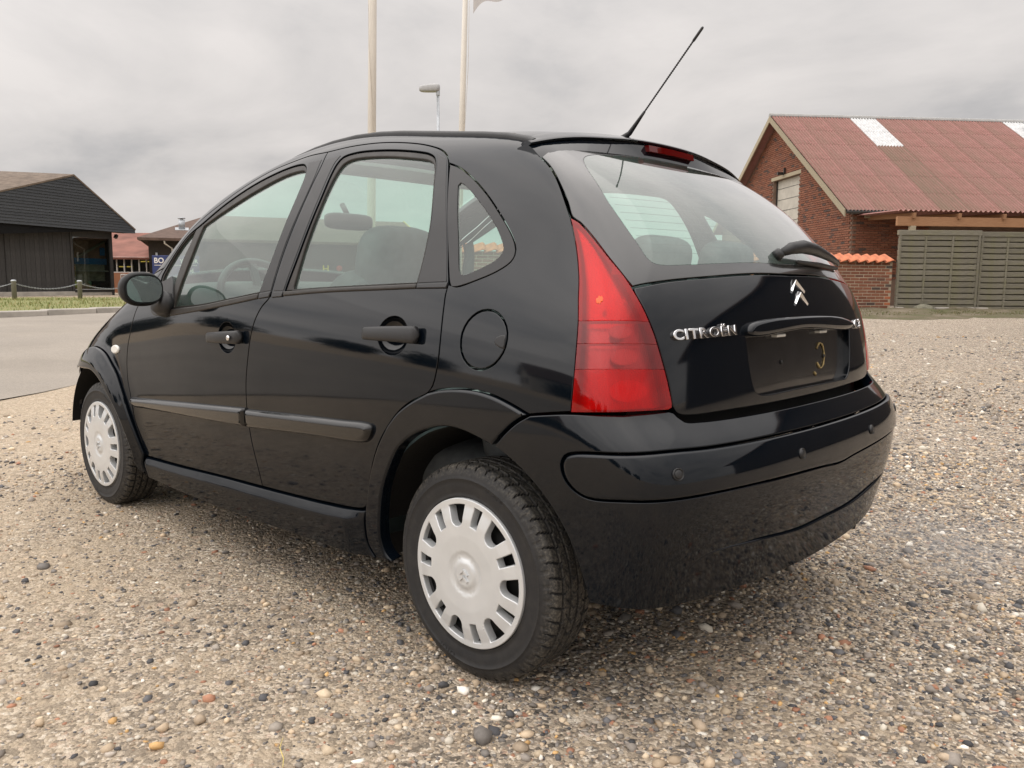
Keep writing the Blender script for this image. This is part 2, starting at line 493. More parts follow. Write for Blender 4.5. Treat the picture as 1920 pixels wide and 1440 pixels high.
def make_glass(name, tint, refl=1.0, haze=.105):
    M = Mat(name); c = M.coord()
    tr = M.n('ShaderNodeBsdfTransparent', {'Color': tint})
    refl_mask = M.math('MULTIPLY', M.ramp(M.noise(c, 7, 6, .65), [(.3, .6), (.8, 1)]), haze)  # diffuse dust veil that also paints in the sky's reflection as haze
    df = M.n('ShaderNodeBsdfDiffuse', {'Color': (.42, .55, .495)})
    mx0 = M.n('ShaderNodeMixShader', {0: refl_mask, 1: tr, 2: df})
    gl = M.n('ShaderNodeBsdfGlossy', {'Color': (1, 1, 1), 'Roughness': .012})
    fr = M.n('ShaderNodeFresnel', {'IOR': M.pane_ior(1.5)})
    mx = M.n('ShaderNodeMixShader', {0: M.math('MULTIPLY', fr, 1.5 * refl, True), 1: mx0, 2: gl})
    return M.end(mx)
GLASS = make_glass('green_tinted_glass', (.72, .93, .85))
GLASSR = make_glass('rear_tinted_glass', (.72, .93, .85), 1.2, .20)
GLASSD = make_glass('dark_sunroof_glass', (.42, .50, .47))
def make_lens(name, tint, body, mixf, ribs=330.):
    M = Mat(name); c = M.coord()
    w = M.n('ShaderNodeTexWave', {'Vector': c, 'Scale': ribs / 6.28, 'Distortion': 0.}, bands_direction='Y')
    nb = M.bump(M.math('ADD', w.outputs[0], M.math('MULTIPLY', M.noise(c, 60, 2), .6)), .35, .0012)
    tr = M.n('ShaderNodeBsdfTransparent', {'Color': tint})
    df = M.n('ShaderNodeBsdfDiffuse', {'Color': body, 'Normal': nb})
    tl = M.n('ShaderNodeBsdfTranslucent', {'Color': body, 'Normal': nb})
    a = M.n('ShaderNodeMixShader', {0: .5, 1: df, 2: tl})
    b = M.n('ShaderNodeMixShader', {0: mixf, 1: tr, 2: a})
    gl = M.n('ShaderNodeBsdfGlossy', {'Color': (1, 1, 1), 'Roughness': .03})
    fr = M.n('ShaderNodeFresnel', {'IOR': M.pane_ior(1.45)})
    return M.end(M.n('ShaderNodeMixShader', {0: fr, 1: b, 2: gl}))
LENS_R = make_lens('red_lens', (.92, .02, .015), (.66, .009, .009), .5)
LENS_C = make_lens('smoky_pink_lens', (.85, .22, .22), (.50, .075, .080), .45, 420.)
LENS_D = make_lens('deep_red_brake_lens', (.5, .01, .01), (.22, .006, .006), .8)
REFL = plain('lamp_reflector', (.85, .84, .82), .22, .7, var=.05)
AMBER = plain('amber_glint', (.78, .10, .012), .3, 0., var=.1)
WHITEPL = plain('bulb_glow_white', (.75, .74, .70), .25, var=.05)
def make_tyre():
    M = Mat('tyre_rubber'); c = M.coord()
    n = M.noise(c, 24, 6, .65); g = M.noise(c, 160, 4, .7)
    at = M.n('ShaderNodeAttribute', attribute_name='tread')
    dirt = M.math('MULTIPLY', M.math('ADD', M.math('MULTIPLY', M.ramp(g, [(.46, 0), (.64, 1)]), .32), M.math('MULTIPLY', M.ramp(n, [(.38, 0), (.8, 1)]), .22)), at.outputs['Fac'], True)
    thin = M.math('MULTIPLY', M.ramp(n, [(.45, 0), (.9, 1)]), .10)
    col = M.mix(M.math('MAXIMUM', dirt, thin), (.016, .016, .017), (.25, .225, .18))
    return M.end(M.bsdf(Base_Color=col, Roughness=.62, Specular_IOR_Level=.4, Normal=M.bump(g, .25, .002)))
TYRE = make_tyre()

# ------------------------------------------------------------------ dimensions of the car's fittings
def bm_clean(name, V, F, smooth=True):
    bm = bmesh.new(); vs_ = [bm.verts.new(Vector(map(float, v))) for v in V]
    for f in F:
        try: bm.faces.new([vs_[i] for i in f])
        except ValueError: pass
    bmesh.ops.remove_doubles(bm, verts=bm.verts, dist=1e-6)
    me = bm_mesh(name, bm, smooth)
    if smooth:
        try: me.set_sharp_from_angle(angle=math.radians(50))
        except Exception: pass
    return me
_lw = Spl([(0, 1.461), (.1, 1.460), (.2, 1.456), (.3, 1.448), (.4, 1.439), (.5, 1.423), (.575, 1.405)])
SPL_U = lambda a: -.085 + .055 * (a / .575) ** 2
SPL_W = lambda a: float(_lw(a))
SPL_R = lambda a: .07 - .05 * (a / .575) ** 2
def SPL_B(a):
    w = SPL_W(a) - .058 + .014 * (a / .575) ** 2
    to2d, to3d = surf_map(body_f, (-1, 0, 0), (-.1, a, w)); X, _ = to3d(to2d(np.array([[-.1, a, w]])))
    return float(X[0, 0]) , w
AERIAL_DIR, AERIAL_LEN = (-.271, 0, .295), .40
MIRROR_C, MIRROR_YAW = (1.613, .905, 1.007), 12
RVM = (1.62, -.04, 1.310)

# ------------------------------------------------------------------ measured outlines of the car (mm; 4th value 1 = corner)
OUT = {
 'front_door': [[1788,738,1089,1],[1725,725,1146],[1639,708,1217],[1549,694,1269],[1422,674,1325],[1313,650,1374],[1171,620,1424],[1025,600,1453],[955,591,1463],[860,587,1466,1],[846,622,1418],[845,655,1362],[853,715,1240],[875,755,1126],[890,784,1030],[899,793,990],[941,800,955],[974,806,912],[995,810,868],[1017,812,792],[1037,811,695],[1039,810,607],[1032,807,546],[1022,804,490],[1001,796,409],[990,788,345,1],[1279,784,332],[1672,772,310],[1973,765,297,1],[1994,779,377],[2022,788,455],[2048,791,549],[2070,790,618],[2073,789,688],[2055,788,767],[2027,786,825],[1999,779,890],[1972,772,933],[1888,759,1002]],
 'rear_door': [[860,587,1466,1],[741,575,1473],[583,567,1469],[424,573,1448],[340,584,1429],[292,593,1413],[258,605,1394],[235,620,1369],[155,696,1207],[105,741,1081],[87,758,1036],[87,768,1009],[82,779,975],[75,795,911],[75,804,844],[82,807,805],[91,809,777],[108,810,756],[174,812,726],[221,813,696],[271,814,648],[312,813,596],[346,810,531],[371,805,461],[383,801,420],[397,798,393],[425,797,382],[598,794,366],[771,791,355],[990,788,345,1],[1001,796,409],[1022,804,490],[1032,807,546],[1039,810,607],[1037,811,695],[1017,812,792],[995,810,868],[974,806,912],[941,800,955],[899,793,990],[890,784,1030],[875,755,1126],[853,715,1240],[845,655,1362],[846,622,1418]],
 'front_opening': [[1627,793,933,1],[1732,781,968],[1767,768,1010],[1781,753,1052],[1758,742,1090],[1689,726,1160],[1625,715,1208],[1513,707,1255],[1363,678,1328],[1216,649,1385],[1074,625,1422],[990,617,1433],[955,618,1430],[930,627,1416],[913,642,1390],[906,679,1321],[914,729,1212],[934,760,1118],[954,781,1047],[967,792,1001,1],[1160,799,976],[1359,801,952]],
 'front_glass': [[1602,794,936,1],[1579,783,1004],[1551,766,1077],[1517,741,1170],[1499,713,1245,1],[1338,693,1305],[1188,666,1359],[1050,640,1400],[967,632,1410],[937,632,1407],[919,640,1393],[910,676,1327],[917,727,1217],[935,758,1123],[956,779,1052],[971,792,1003,1],[1162,798,979],[1359,800,954]],
 'front_quarterlight': [[1632,777,1015,1],[1604,748,1125],[1574,732,1181],[1561,709,1240,1],[1622,717,1206],[1687,727,1158],[1752,745,1083],[1772,758,1041],[1740,774,995,1],[1686,774,1012]],
 'rear_opening': [[818,788,1009,1],[793,759,1107],[772,723,1215],[765,683,1301],[766,639,1386],[763,620,1417],[750,606,1436],[694,596,1446],[551,593,1440],[394,598,1419],[332,604,1405],[302,612,1390],[285,624,1370],[266,644,1334],[218,701,1210],[206,733,1121],[203,765,1036,1],[330,773,1031],[627,783,1019]],
 'rear_glass': [[779,785,1017,1],[771,755,1117],[757,714,1234],[753,673,1321],[744,636,1389],[730,620,1414],[706,613,1424],[661,609,1427],[532,608,1419],[377,613,1397],[324,617,1386],[298,624,1372],[256,661,1301],[221,708,1192],[205,740,1104],[205,764,1039,1],[330,771,1035],[629,782,1024]],
 'belt_rear': [[820,788,1008,1],[626,783,1018],[328,773,1030],[202,765,1036,1],[199,770,1022,1],[323,777,1017],[622,787,1005],[818,792,992,1]],
 'belt_rear_end': [[199,765,1035,1],[89,757,1039,1],[87,762,1024,1],[197,770,1022,1]],
 'belt_front': [[1611,795,930,1],[1358,801,951],[1160,799,975],[966,792,1000,1],[967,796,981,1],[1157,802,955],[1355,803,931],[1617,797,903,1]],
 'belt_mid': [[961,792,999,1],[895,790,1007,1],[898,794,988,1],[962,796,981,1]],
 'belt_mid_rear': [[880,790,1005,1],[825,788,1007,1],[824,792,990,1],[883,794,986,1]],
 'pillar_front': [[933,614,1435,1],[863,608,1439,1],[850,651,1369],[857,712,1248],[880,754,1131],[894,783,1035],[897,789,1009,1],[962,792,1002,1],[947,781,1047],[926,759,1118],[906,729,1211],[897,679,1320],[903,643,1388],[917,628,1413]],
 'pillar_rear': [[838,608,1438,1],[765,602,1443,1],[775,617,1422],[776,638,1388],[774,683,1302],[780,723,1215],[801,759,1108],[824,788,1010,1],[879,789,1008,1],[878,784,1030],[863,755,1127],[841,715,1240],[834,656,1359]],
 'pillar_back': [[307,600,1407,1],[256,611,1386,1],[242,621,1369],[160,697,1207],[94,756,1041,1],[198,764,1037,1],[201,733,1121],[212,700,1210],[260,644,1333],[280,621,1374]],
 'quarter_trim': [[230,621,1367,1],[187,626,1353],[122,639,1319],[50,657,1270],[-14,674,1216],[-67,689,1165],[-90,698,1136],[-98,703,1121],[-100,709,1107],[-94,717,1091],[-63,730,1069],[4,748,1043],[55,758,1029],[76,760,1028,1],[85,756,1039]],
 'quarter_glass': [[160,653,1300],[155,659,1287],[101,709,1162],[64,741,1073],[57,744,1064],[46,744,1061],[1,734,1076],[-42,720,1097],[-57,711,1114],[-57,707,1125],[-50,703,1137],[-19,691,1175],[28,679,1218],[100,661,1273],[145,651,1301],[156,650,1305]],
 'fuel_flap': [[-145,781,905],[-143,778,921],[-136,774,936],[-126,771,949],[-113,769,960],[-99,767,968],[-83,767,973],[-66,768,974],[-50,770,972],[-35,773,966],[-22,777,957],[-11,781,945],[-3,786,931],[2,790,915],[3,793,898],[1,796,881],[-4,798,866],[-13,799,852],[-25,799,841],[-39,799,833],[-55,799,829],[-72,798,828],[-88,797,831],[-104,795,838],[-119,793,848],[-130,791,860],[-139,788,874],[-144,785,889]],
 'flap_grip': [[-106,786,899],[-112,783,910],[-125,781,916],[-140,779,917,1],[-142,786,882,1],[-128,787,884],[-112,787,891]],
 'rear_flare': [[104,810,757,1],[62,808,768],[0,805,776],[-59,802,777],[-117,799,770],[-172,796,755],[-228,793,735,1],[-191,796,713],[-156,799,683],[-121,801,649,1],[-81,803,660],[-22,806,673],[40,809,675],[105,810,660],[175,812,629],[225,812,590],[260,810,540],[300,805,464],[327,795,370],[337,783,299],[326,776,265],[300,772,247,1],[372,770,237,1],[402,780,279],[403,790,334],[392,797,386],[378,802,429],[365,806,471],[341,810,531],[307,813,596],[268,814,649],[219,813,695],[171,812,725]],
 'front_flare': [[2909,691,602,1],[2675,752,671],[2534,773,721],[2447,780,737],[2370,786,735],[2287,790,716],[2222,794,680],[2165,796,640],[2099,798,558],[2049,794,472],[2008,783,385],[1978,767,304,1],[2002,761,257],[1996,747,211,1],[2039,763,226],[2057,779,261],[2058,789,311],[2086,806,401],[2136,815,480],[2217,818,553],[2302,816,605],[2393,810,632],[2521,797,632]],
 'sill': [[1979,764,292,1],[1675,771,305],[1281,783,328],[996,787,340],[770,790,351],[599,793,361],[426,796,377],[397,797,382,1],[407,790,333],[406,779,275],[380,770,236,1],[642,767,230],[1116,760,215],[1737,746,206],[1989,746,210,1],[1997,759,253]],
 'strip_front': [[2034,790,547,1],[1595,801,577],[1280,808,598],[1046,810,613,1],[1046,807,548,1],[1291,805,537],[1607,798,525],[1891,789,513],[2010,788,511],[2029,789,528]],
 'strip_rear': [[1032,810,610,1],[748,812,627],[483,814,641],[365,814,647],[338,814,642],[335,814,629],[345,813,606],[361,813,592],[383,813,586],[646,811,571],[1028,807,546,1]],
 'indicator': [[2151,786,743],[2155,786,751],[2167,785,757],[2184,785,760],[2203,784,759],[2219,784,754],[2230,784,747],[2233,785,738],[2228,786,729],[2216,787,723],[2200,787,721],[2183,787,722],[2167,787,726],[2155,787,734]],
 'tail_light': [[-225,646,1194,1],[-249,661,1153],[-269,675,1116],[-298,702,1054],[-315,724,1005],[-332,745,951],[-345,771,850],[-344,781,753,1],[-432,756,760],[-495,619,758,1],[-497,609,762],[-490,614,808],[-479,622,858],[-460,634,927],[-440,643,976],[-414,650,1021],[-388,651,1054],[-346,653,1096],[-290,648,1148],[-248,645,1183]],
 'light_a': [[-342,742,953],[-406,714,956],[-443,655,956]],
 'light_b': [[-352,757,903],[-418,729,904],[-463,641,906]],
 'light_c': [[-353,770,848],[-428,741,849],[-480,624,848]],
 'tailgate_side': [[-65,577,1361],[-101,587,1337],[-137,602,1305],[-160,613,1280],[-200,632,1232],[-225,645,1196],[-247,644,1184],[-289,647,1149],[-346,652,1097],[-388,650,1055],[-407,646,1033],[-414,649,1021],[-440,642,976],[-460,633,927],[-479,621,858],[-490,612,808],[-497,606,763],[-500,598,750],[-505,580,740]],
 'glass_bottom': [[-405,647,1035],[-432,553,1047],[-459,389,1059],[-475,180,1069],[-480,10,1069],[-479,-159,1065],[-438,-519,1051]],
 'gate_bottom': [[-505,580,740],[-508,561,737],[-533,361,734],[-545,74,732],[-540,-259,735],[-504,-582,740]],
 'clear_glass': [[-141,497,1350],[-249,544,1258],[-315,557,1188],[-367,560,1130],[-389,561,1104],[-398,556,1094],[-404,546,1089],[-413,520,1087],[-438,376,1093],[-451,172,1104]],
 'plate_recess': [[-517,306,919],[-531,293,816],[-536,275,775],[-538,249,765],[-544,30,763],[-537,-269,761],[-534,-328,762],[-529,-359,786],[-510,-391,913]],
 'plate_bar': [[-515,307,935],[-515,289,944],[-524,53,955],[-515,-292,943],[-509,-383,923],[-511,-378,912],[-529,17,920],[-517,311,916]],
 'badge_text': [[-476,591,910],[-513,354,917],[-472,580,937],[-510,351,939]],
 'badge_c3': [[-505,-431,912],[-470,-620,900],[-497,-452,936]],
 'chevron': [[-495,5,1044],[-516,-69,987],[-509,-16,1013],[-496,0,1042],[-518,9,984]],
 'wiper': [[-437,-23,1129],[-434,-177,1126],[-386,-585,1107]],
 'scratch': [[-484,556,909],[-492,540,884]],
 'bumper_top': [[-239,805,736],[-293,796,744],[-347,785,750],[-494,615,755],[-500,603,751],[-509,599,742],[-520,589,732]],
 'bumper_arch': [[-239,805,736],[-204,811,715],[-172,816,687],[-140,820,653]],
 'bstrip_top': [[-331,798,634],[-341,796,656],[-361,793,664],[-384,788,668],[-530,695,678],[-574,570,677],[-603,416,677],[-626,72,676],[-618,-280,674],[-559,-662,657]],
 'bstrip_bot': [[-331,798,634],[-338,797,608],[-351,794,590],[-368,791,577],[-389,787,568],[-413,782,565],[-490,762,571],[-574,668,576],[-626,452,578],[-650,117,570],[-639,-333,567],[-607,-556,560]],
 'bumper_bottom': [[-387,756,308],[-419,747,307],[-494,713,329],[-562,530,323],[-592,232,308],[-591,-148,292],[-542,-525,248]],
 'bumper_crease': [[-559,626,399],[-568,608,416],[-582,572,432],[-609,405,431],[-621,173,417],[-618,-145,401],[-593,-477,406]],
 'sensors': [[-560,683,630],[-642,239,622],[-640,-289,615]],
 'h_rear': [[370,806,893],[145,800,898],[260,804,896],[270,794,948],[254,809,845],[320,805,893],[202,802,899]],
 'h_front': [[1273,810,837],[1040,810,849],[1160,810,845],[1161,808,900],[1163,811,786],[1218,810,842],[1101,810,848],[1094,810,848]],
 'mould': [[658,448,1524],[543,404,1519],[403,394,1504],[138,526,1442],[3,542,1408]],
 'spoiler_root': [[-4,545,1405],[-65,577,1361]],
}

# ------------------------------------------------------------------ the car
car = thing('hatchback_car', 'glossy black five door hatchback parked on the gravel without number plate', 'car')
def copy_mirror(o, parent):
    """mirror image of a part and its sub-parts on the other side of the car"""
    c = o.copy(); COL.objects.link(c); c.parent = parent
    if parent is car: c.scale = (1, -1, 1)
    for ch in list(o.children): copy_mirror(ch, c)
    return c
def ell(c, a, b, n=28, power=2.0):
    """closed outline in the side view (u, w) round c"""
    out = []
    for i in range(n):
        t = 2 * math.pi * i / n; cs, sn = math.cos(t), math.sin(t)
        out.append([c[0] + a * math.copysign(abs(cs) ** (2 / power), cs), c[1], c[2] + b * math.copysign(abs(sn) ** (2 / power), sn)])
    return out
SIDE_N = (0, 1, .12)
side_parts = []
O = {k: mm(v) for k, v in OUT.items()}

# --- doors
for nm, hk, op in (('front_door', 'h_front', 'front_opening'), ('rear_door', 'h_rear', 'rear_opening')):
    hc = O[hk][2]
    rec = ell(hc, abs(O[hk][5][0] - O[hk][6][0]) / 2 + .002, .052)
    d = panel(nm, O[nm], body_f, SIDE_N, PAINT, car, holes=[O[op], rec], gap=.004, bevel=.0014, depth=.02)
    side_parts.append(d)
    # window: seal, glass
    gl = 'front_glass' if nm == 'front_door' else 'rear_glass'
    hs = [O[gl]] + ([O['front_quarterlight']] if nm == 'front_door' else [])
    panel('window_seal', O[op], body_f, SIDE_N, RUBBER, d, holes=hs, off=-.0035, gap=.0015, bevel=.004, nb=3, depth=.012)
    panel('window_glass', O[op], body_f, SIDE_N, GLASS, d, off=-.011, gap=.006, bevel=.0005, nb=1, depth=.001)
    # handle bowl: half an ellipsoid sunk in the skin
    V = []; F = []; na, nr = 28, 7
    a_, b_ = abs(O[hk][5][0] - O[hk][6][0]) / 2 + .004, .054
    to2d, to3d = surf_map(body_f, (0, 1, 0), hc)
    for j in range(nr + 1):
        ph = j / nr * math.pi / 2
        ring = np.array([(hc[0] + a_ * math.cos(ph) * math.cos(2*math.pi*i/na), hc[1], hc[2] + b_ * math.cos(ph) * math.sin(2*math.pi*i/na)) for i in range(na)])
        X, N_ = to3d(to2d(ring))
        X = X - N_ * (.0015 + .040 * math.sin(ph))
        V += [tuple(x) for x in X]
    for j in range(nr):
        for i in range(na):
            F.append((j*na+i, j*na+(i+1) % na, (j+1)*na+(i+1) % na, (j+1)*na+i))
    put('handle_bowl', mesh_from('handle_bowl', V, F, True), PAINT, d)
    # grip: a bar with swollen middle, standing off the bowl
    u1, u0 = O[hk][0][0], O[hk][1][0]; w0 = (O[hk][0][2] + O[hk][1][2]) / 2 + .003; tilt = (O[hk][1][2] - O[hk][0][2])
    V = []; F = []; ns, nc = 26, 16
    for i in range(ns + 1):
        t = i / ns; u = u1 + (u0 - u1) * t
        e = min(1, ((1 - abs(2 * t - 1)) / .10)); e = max(.04, 1 - (1 - e) ** 2.2) ** .5
        hh = (.0175 + .006 * t) * e; th = .011 * e
        stand = .010 + .016 * math.sin(math.pi * min(1, max(0, t))) ** .6
        X, N_ = to3d(to2d(np.array([[u, hc[1], w0 + tilt * (t - .5)]])))
        c = X[0] + N_[0] * stand; nrm = N_[0]
        upd = np.array([0, 0, 1.]) - nrm * nrm[2]; upd /= np.linalg.norm(upd)
        for j in range(nc):
            a = 2 * math.pi * j / nc; cs, sn = math.cos(a), math.sin(a)
            V.append(tuple(c + upd * hh * math.copysign(abs(cs) ** .6, cs) + nrm * th * math.copysign(abs(sn) ** .7, sn)))
    for i in range(ns):
        for j in range(nc):
            F.append((i*nc+j, i*nc+(j+1) % nc, (i+1)*nc+(j+1) % nc, (i+1)*nc+j))
    F += [tuple(range(nc)), tuple(ns*nc+j for j in range(nc))]
    put('door_handle', bm_clean('door_handle', V, F), BLACKPL, d)
    if nm == 'front_door':
        X, N_ = to3d(to2d(np.array([[O[hk][7][0] - .012, hc[1], w0 + .002]])))
        lk = lathe_mesh('key_hole', [(.0005, .004), (.006, .004), (.0085, .003), (.009, 0)], 18)
        put('key_hole', lk, CHROME, d, loc=X[0] + N_[0] * .0365)
        for k in ('pillar_front',): panel('pillar_trim', O[k], body_f, SIDE_N, TRIM, d, off=.0015, gap=.001, bevel=.0015, depth=.004)
        panel('belt_trim', O['belt_front'], body_f, SIDE_N, RUBBER, d, off=.006, gap=.001, bevel=.005, nb=3, depth=.012)
        panel('belt_trim', O['belt_mid'], body_f, SIDE_N, TRIM, d, off=.005, gap=.001, bevel=.003, nb=3, depth=.012)
        panel('door_strip', O['strip_front'], body_f, SIDE_N, STRIP, d, off=.020, gap=.0, bevel=.020, nb=7, depth=.022)
        # mirror sail (triangle at the foot of the screen pillar) comes with the mirror
    else:
        panel('pillar_trim', O['pillar_rear'], body_f, SIDE_N, TRIM, d, off=.0015, gap=.001, bevel=.0015, depth=.004)
        panel('pillar_trim', O['pillar_back'], body_f, SIDE_N, TRIM, d, off=.0015, gap=.001, bevel=.0015, depth=.004)
        panel('belt_trim', O['belt_rear'], body_f, SIDE_N, RUBBER, d, off=.006, gap=.001, bevel=.005, nb=3, depth=.012)
        panel('belt_trim', O['belt_rear_end'], body_f, SIDE_N, TRIM, d, off=.005, gap=.001, bevel=.003, nb=3, depth=.012)
        panel('belt_trim', O['belt_mid_rear'], body_f, SIDE_N, TRIM, d, off=.005, gap=.001, bevel=.003, nb=3, depth=.012)
        panel('door_strip', O['strip_rear'], body_f, SIDE_N, STRIP, d, off=.020, gap=.0, bevel=.020, nb=7, depth=.022)

# --- body side: quarter panel, rear pillar, roof rail
fd, rd = O['front_door'], O['rear_door']
rail = [fd[0]] + fd[1:9] + rd[0:8]                       # along the top of both doors
rail = [p[:3] for p in rail]; rail[0].append(1)
qt = [p[:3] for p in O['quarter_trim']]
arc = qt[1:13]
door_back = [p[:3] for p in rd[9:17]]                    # down the rear door's trailing edge
i0 = [i for i, p in enumerate(rd) if abs(p[0] - O['rear_flare'][0][0]) < .02 and abs(p[2] - O['rear_flare'][0][2]) < .02]
flare_top = [p[:3] for p in O['rear_flare'][0:7]]
tl_left = [p[:3] for p in O['tail_light'][0:8]][::-1]
gate_up = [p[:3] for p in O['tailgate_side'][0:5]][::-1]
root = O['spoiler_root'][0][:3]
def on_roof(u, v):
    to2d, to3d = surf_map(body_f, (0, 0, 1), (u, v, 1.2)); X, _ = to3d(to2d(np.array([[u, v, 1.2]]))); return list(map(float, X[0]))
mould_line = [on_roof(u, v) for u, v in ((.02, .53), (.2, .518), (.45, .505), (.7, .497), (.95, .498), (1.15, .51))]
screen_edge = [on_roof(u, v) for u, v in ((1.3, .528), (1.5, .565), (1.7, .61), (1.9, .655), (2.05, .69))]
C1 = lambda p: list(p[:3]) + [1]
side_out = [C1(rail[0])] + rail[1:-1] + [C1(rail[-1])] + arc[0:] + [C1(rd[10])] + [p[:3] for p in rd[11:18]] + [C1(flare_top[0])] + flare_top[1:-1] + [C1(flare_top[-1])] + [C1(tl_left[0])] + tl_left[1:-1] + [C1(tl_left[-1])] + gate_up[1:] + [C1(root)] + [C1(mould_line[0])] + mould_line[1:] + screen_edge[:-1] + [C1(screen_edge[-1])]
bs = panel('body_side', side_out, body_f, (-.30, .75, .55), PAINT, car, holes=[O['fuel_flap']], gap=.004, bevel=.0012, depth=.02, h=.02)
side_parts.append(bs)
qw = panel('quarter_window_trim', O['quarter_trim'], body_f, SIDE_N, TRIM, bs, holes=[O['quarter_glass']], off=-.001, gap=.004, bevel=.0015, depth=.008)
panel('quarter_window_glass', O['quarter_trim'], body_f, SIDE_N, GLASS, bs, off=-.004, gap=.006, bevel=.0004, nb=1, depth=.001)
panel('fuel_flap', O['fuel_flap'], body_f, SIDE_N, PAINT, bs, holes=[], off=-.0005, gap=.006, bevel=.002, depth=.01)
panel('flap_grip', O['flap_grip'], body_f, SIDE_N, BLACKPL, bs, off=.003, gap=.001, bevel=.004, nb=4, depth=.006)

# --- front wing, bonnet, nose
wing = [[fd[-1][0] + .0, fd[-1][1], fd[-1][2], 1]] + [p[:3] for p in fd[::-1][1:12]]
fl = O['front_flare']
wing_out = [C1(fd[0])] + [p[:3] for p in fd[::-1][0:11]] + [C1(fl[11])] + [p[:3] for p in fl[0:11]][::-1] + [[3.02, .60, .52, 1], [3.06, .55, .62], [2.95, .58, .70], [2.75, .62, .80], [2.5, .655, .885], [2.25, .68, .965], C1(screen_edge[-1])]
wing_out = [p for p in wing_out]
wg = panel('front_wing', wing_out, body_f, (.25, .85, .35), PAINT, car, gap=.005, bevel=.002, depth=.02, h=.03)
side_parts.append(wg)
panel('side_indicator', O['indicator'], body_f, SIDE_N, WHITEPL, wg, off=.008, gap=0, bevel=.007, nb=5, depth=.012)
def top_pts(l): return [on_roof(*p[:2]) + list(p[2:]) for p in l]
bon = top_pts([(2.08, .66, 1), (2.3, .665), (2.55, .645), (2.8, .60), (3.0, .53), (3.06, .42), (3.1, .2), (3.11, 0), (3.1, -.2), (3.06, -.42), (3.0, -.53), (2.8, -.60), (2.55, -.645), (2.3, -.665), (2.08, -.66, 1), (2.12, -.3), (2.13, 0), (2.12, .3)])
panel('bonnet', bon, body_f, (.4, 0, 1), PAINT, car, h=.05, step=.03)
nose = [[3.0, .70, .60], [3.1, .60, .68], [3.16, .3, .74], [3.18, 0, .75], [3.16, -.3, .74], [3.1, -.60, .68], [3.0, -.70, .60], [2.95, -.74, .45], [3.0, -.70, .25], [3.15, -.3, .22], [3.2, 0, .22], [3.15, .3, .22], [3.0, .70, .25], [2.95, .74, .45]]
panel('front_bumper', nose, body_f, (1, 0, .1), PAINT, car, h=.05, step=.03)
ws = screen_edge
wsc = [C1(on_roof(1.22, .47))] + [on_roof(u, v) for u, v in ((1.3, .515), (1.5, .552), (1.7, .597), (1.9, .642))] + [C1(on_roof(2.05, .675))] + [on_roof(2.11, .3), on_roof(2.12, 0), on_roof(2.11, -.3)] + [C1(on_roof(2.05, -.675))] + [on_roof(u, -v) for u, v in ((1.9, .642), (1.7, .597), (1.5, .552), (1.3, .515))] + [C1(on_roof(1.22, -.47)), on_roof(1.19, -.2), on_roof(1.185, 0), on_roof(1.19, .2)]
panel('windscreen', wsc, body_f, (.45, 0, .9), GLASS, car, h=.05, step=.03, off=-.003)

# --- roof and sunroof
roof = top_pts([(.0, .525, 1), (.2, .51), (.45, .497), (.7, .489), (.95, .49), (1.2, .50, 1), (1.18, .2), (1.175, 0), (1.18, -.2), (1.2, -.50, 1), (.95, -.49), (.7, -.489), (.45, -.497), (.2, -.51), (0, -.525, 1), (-.02, 0)])
hole = top_pts([(.56, .36), (.52, .32), (.52, -.32), (.56, -.36), (1.05, -.36), (1.09, -.32), (1.09, .32), (1.05, .36)])
rf = panel('roof', roof, body_f, (0, 0, 1), PAINT, car, holes=[hole], h=.04, step=.025, gap=.006)
panel('sunroof', hole, body_f, (0, 0, 1), GLASSD, car, off=.002, h=.05, gap=.006)
hl = top_pts([(.02, .50), (.3, .50), (.7, .48), (1.15, .48), (1.15, -.48), (.7, -.48), (.3, -.50), (.02, -.50)])
panel('headliner', hl, body_f, (0, 0, 1), HEADL, car, holes=[hole], off=-.03, h=.06, step=.03)
# roof moulding: black strip along each side of the roof
V = []; F = []
mp = [on_roof(u, v) for u, v in ((-.005, .533), (.02, .5295), (.1, .524), (.2, .517), (.32, .511), (.45, .504), (.58, .499), (.7, .496), (.82, .496), (.95, .497), (1.05, .503), (1.15, .51), (1.3, .528))]
sec = [(-.011, -.006), (-.010, .006), (-.005, .010), (.005, .010), (.010, .006), (.011, -.006)]
for i, p in enumerate(mp):
    P = np.array(p); N_ = grad(body_f, P[None])[0]; T = unit(np.array(mp[min(i+1, len(mp)-1)]) - np.array(mp[max(i-1, 0)])); Bn = np.cross(N_, T)
    for a, b in sec: V.append(tuple(P + Bn * a + N_ * b))
k = len(sec)
for i in range(len(mp) - 1):
    for j in range(k - 1): F.append((i*k+j, i*k+j+1, (i+1)*k+j+1, (i+1)*k+j))
F += [tuple(range(k)), tuple((len(mp)-1)*k+j for j in range(k))]
side_parts.append(put('roof_moulding', bm_clean('roof_moulding', V, F), BLACKPL, car))

# --- tail light: housing, three lens fields
def lerp_on(pts, w):
    """u, v at height w on a traced edge"""
    a = np.array([p[:3] for p in pts]); a = a[np.argsort(a[:, 2])]
    return [float(np.interp(w, a[:, 2], a[:, 0])), float(np.interp(w, a[:, 2], a[:, 1])), w]
tlp = O['tail_light']; Ledge = tlp[0:8]; Redge = tlp[10:20] + [tlp[0]]
TLN = (-.72, .68, .12)
wA, wB, wC = .955, .9045, .8485
lamp = panel('tail_light', tlp, body_f, TLN, REFL, car, off=-.035, gap=.004, bevel=.002, depth=.02)
side_parts.append(lamp)
def field(w1, w0):
    L = [lerp_on(Ledge, w) for w in np.linspace(w1, w0, 6)]; R = [lerp_on(Redge, w) for w in np.linspace(w0, w1, 6)]
    return [C1(L[0])] + L[1:-1] + [C1(L[-1]), C1(R[0])] + R[1:-1] + [C1(R[-1])]
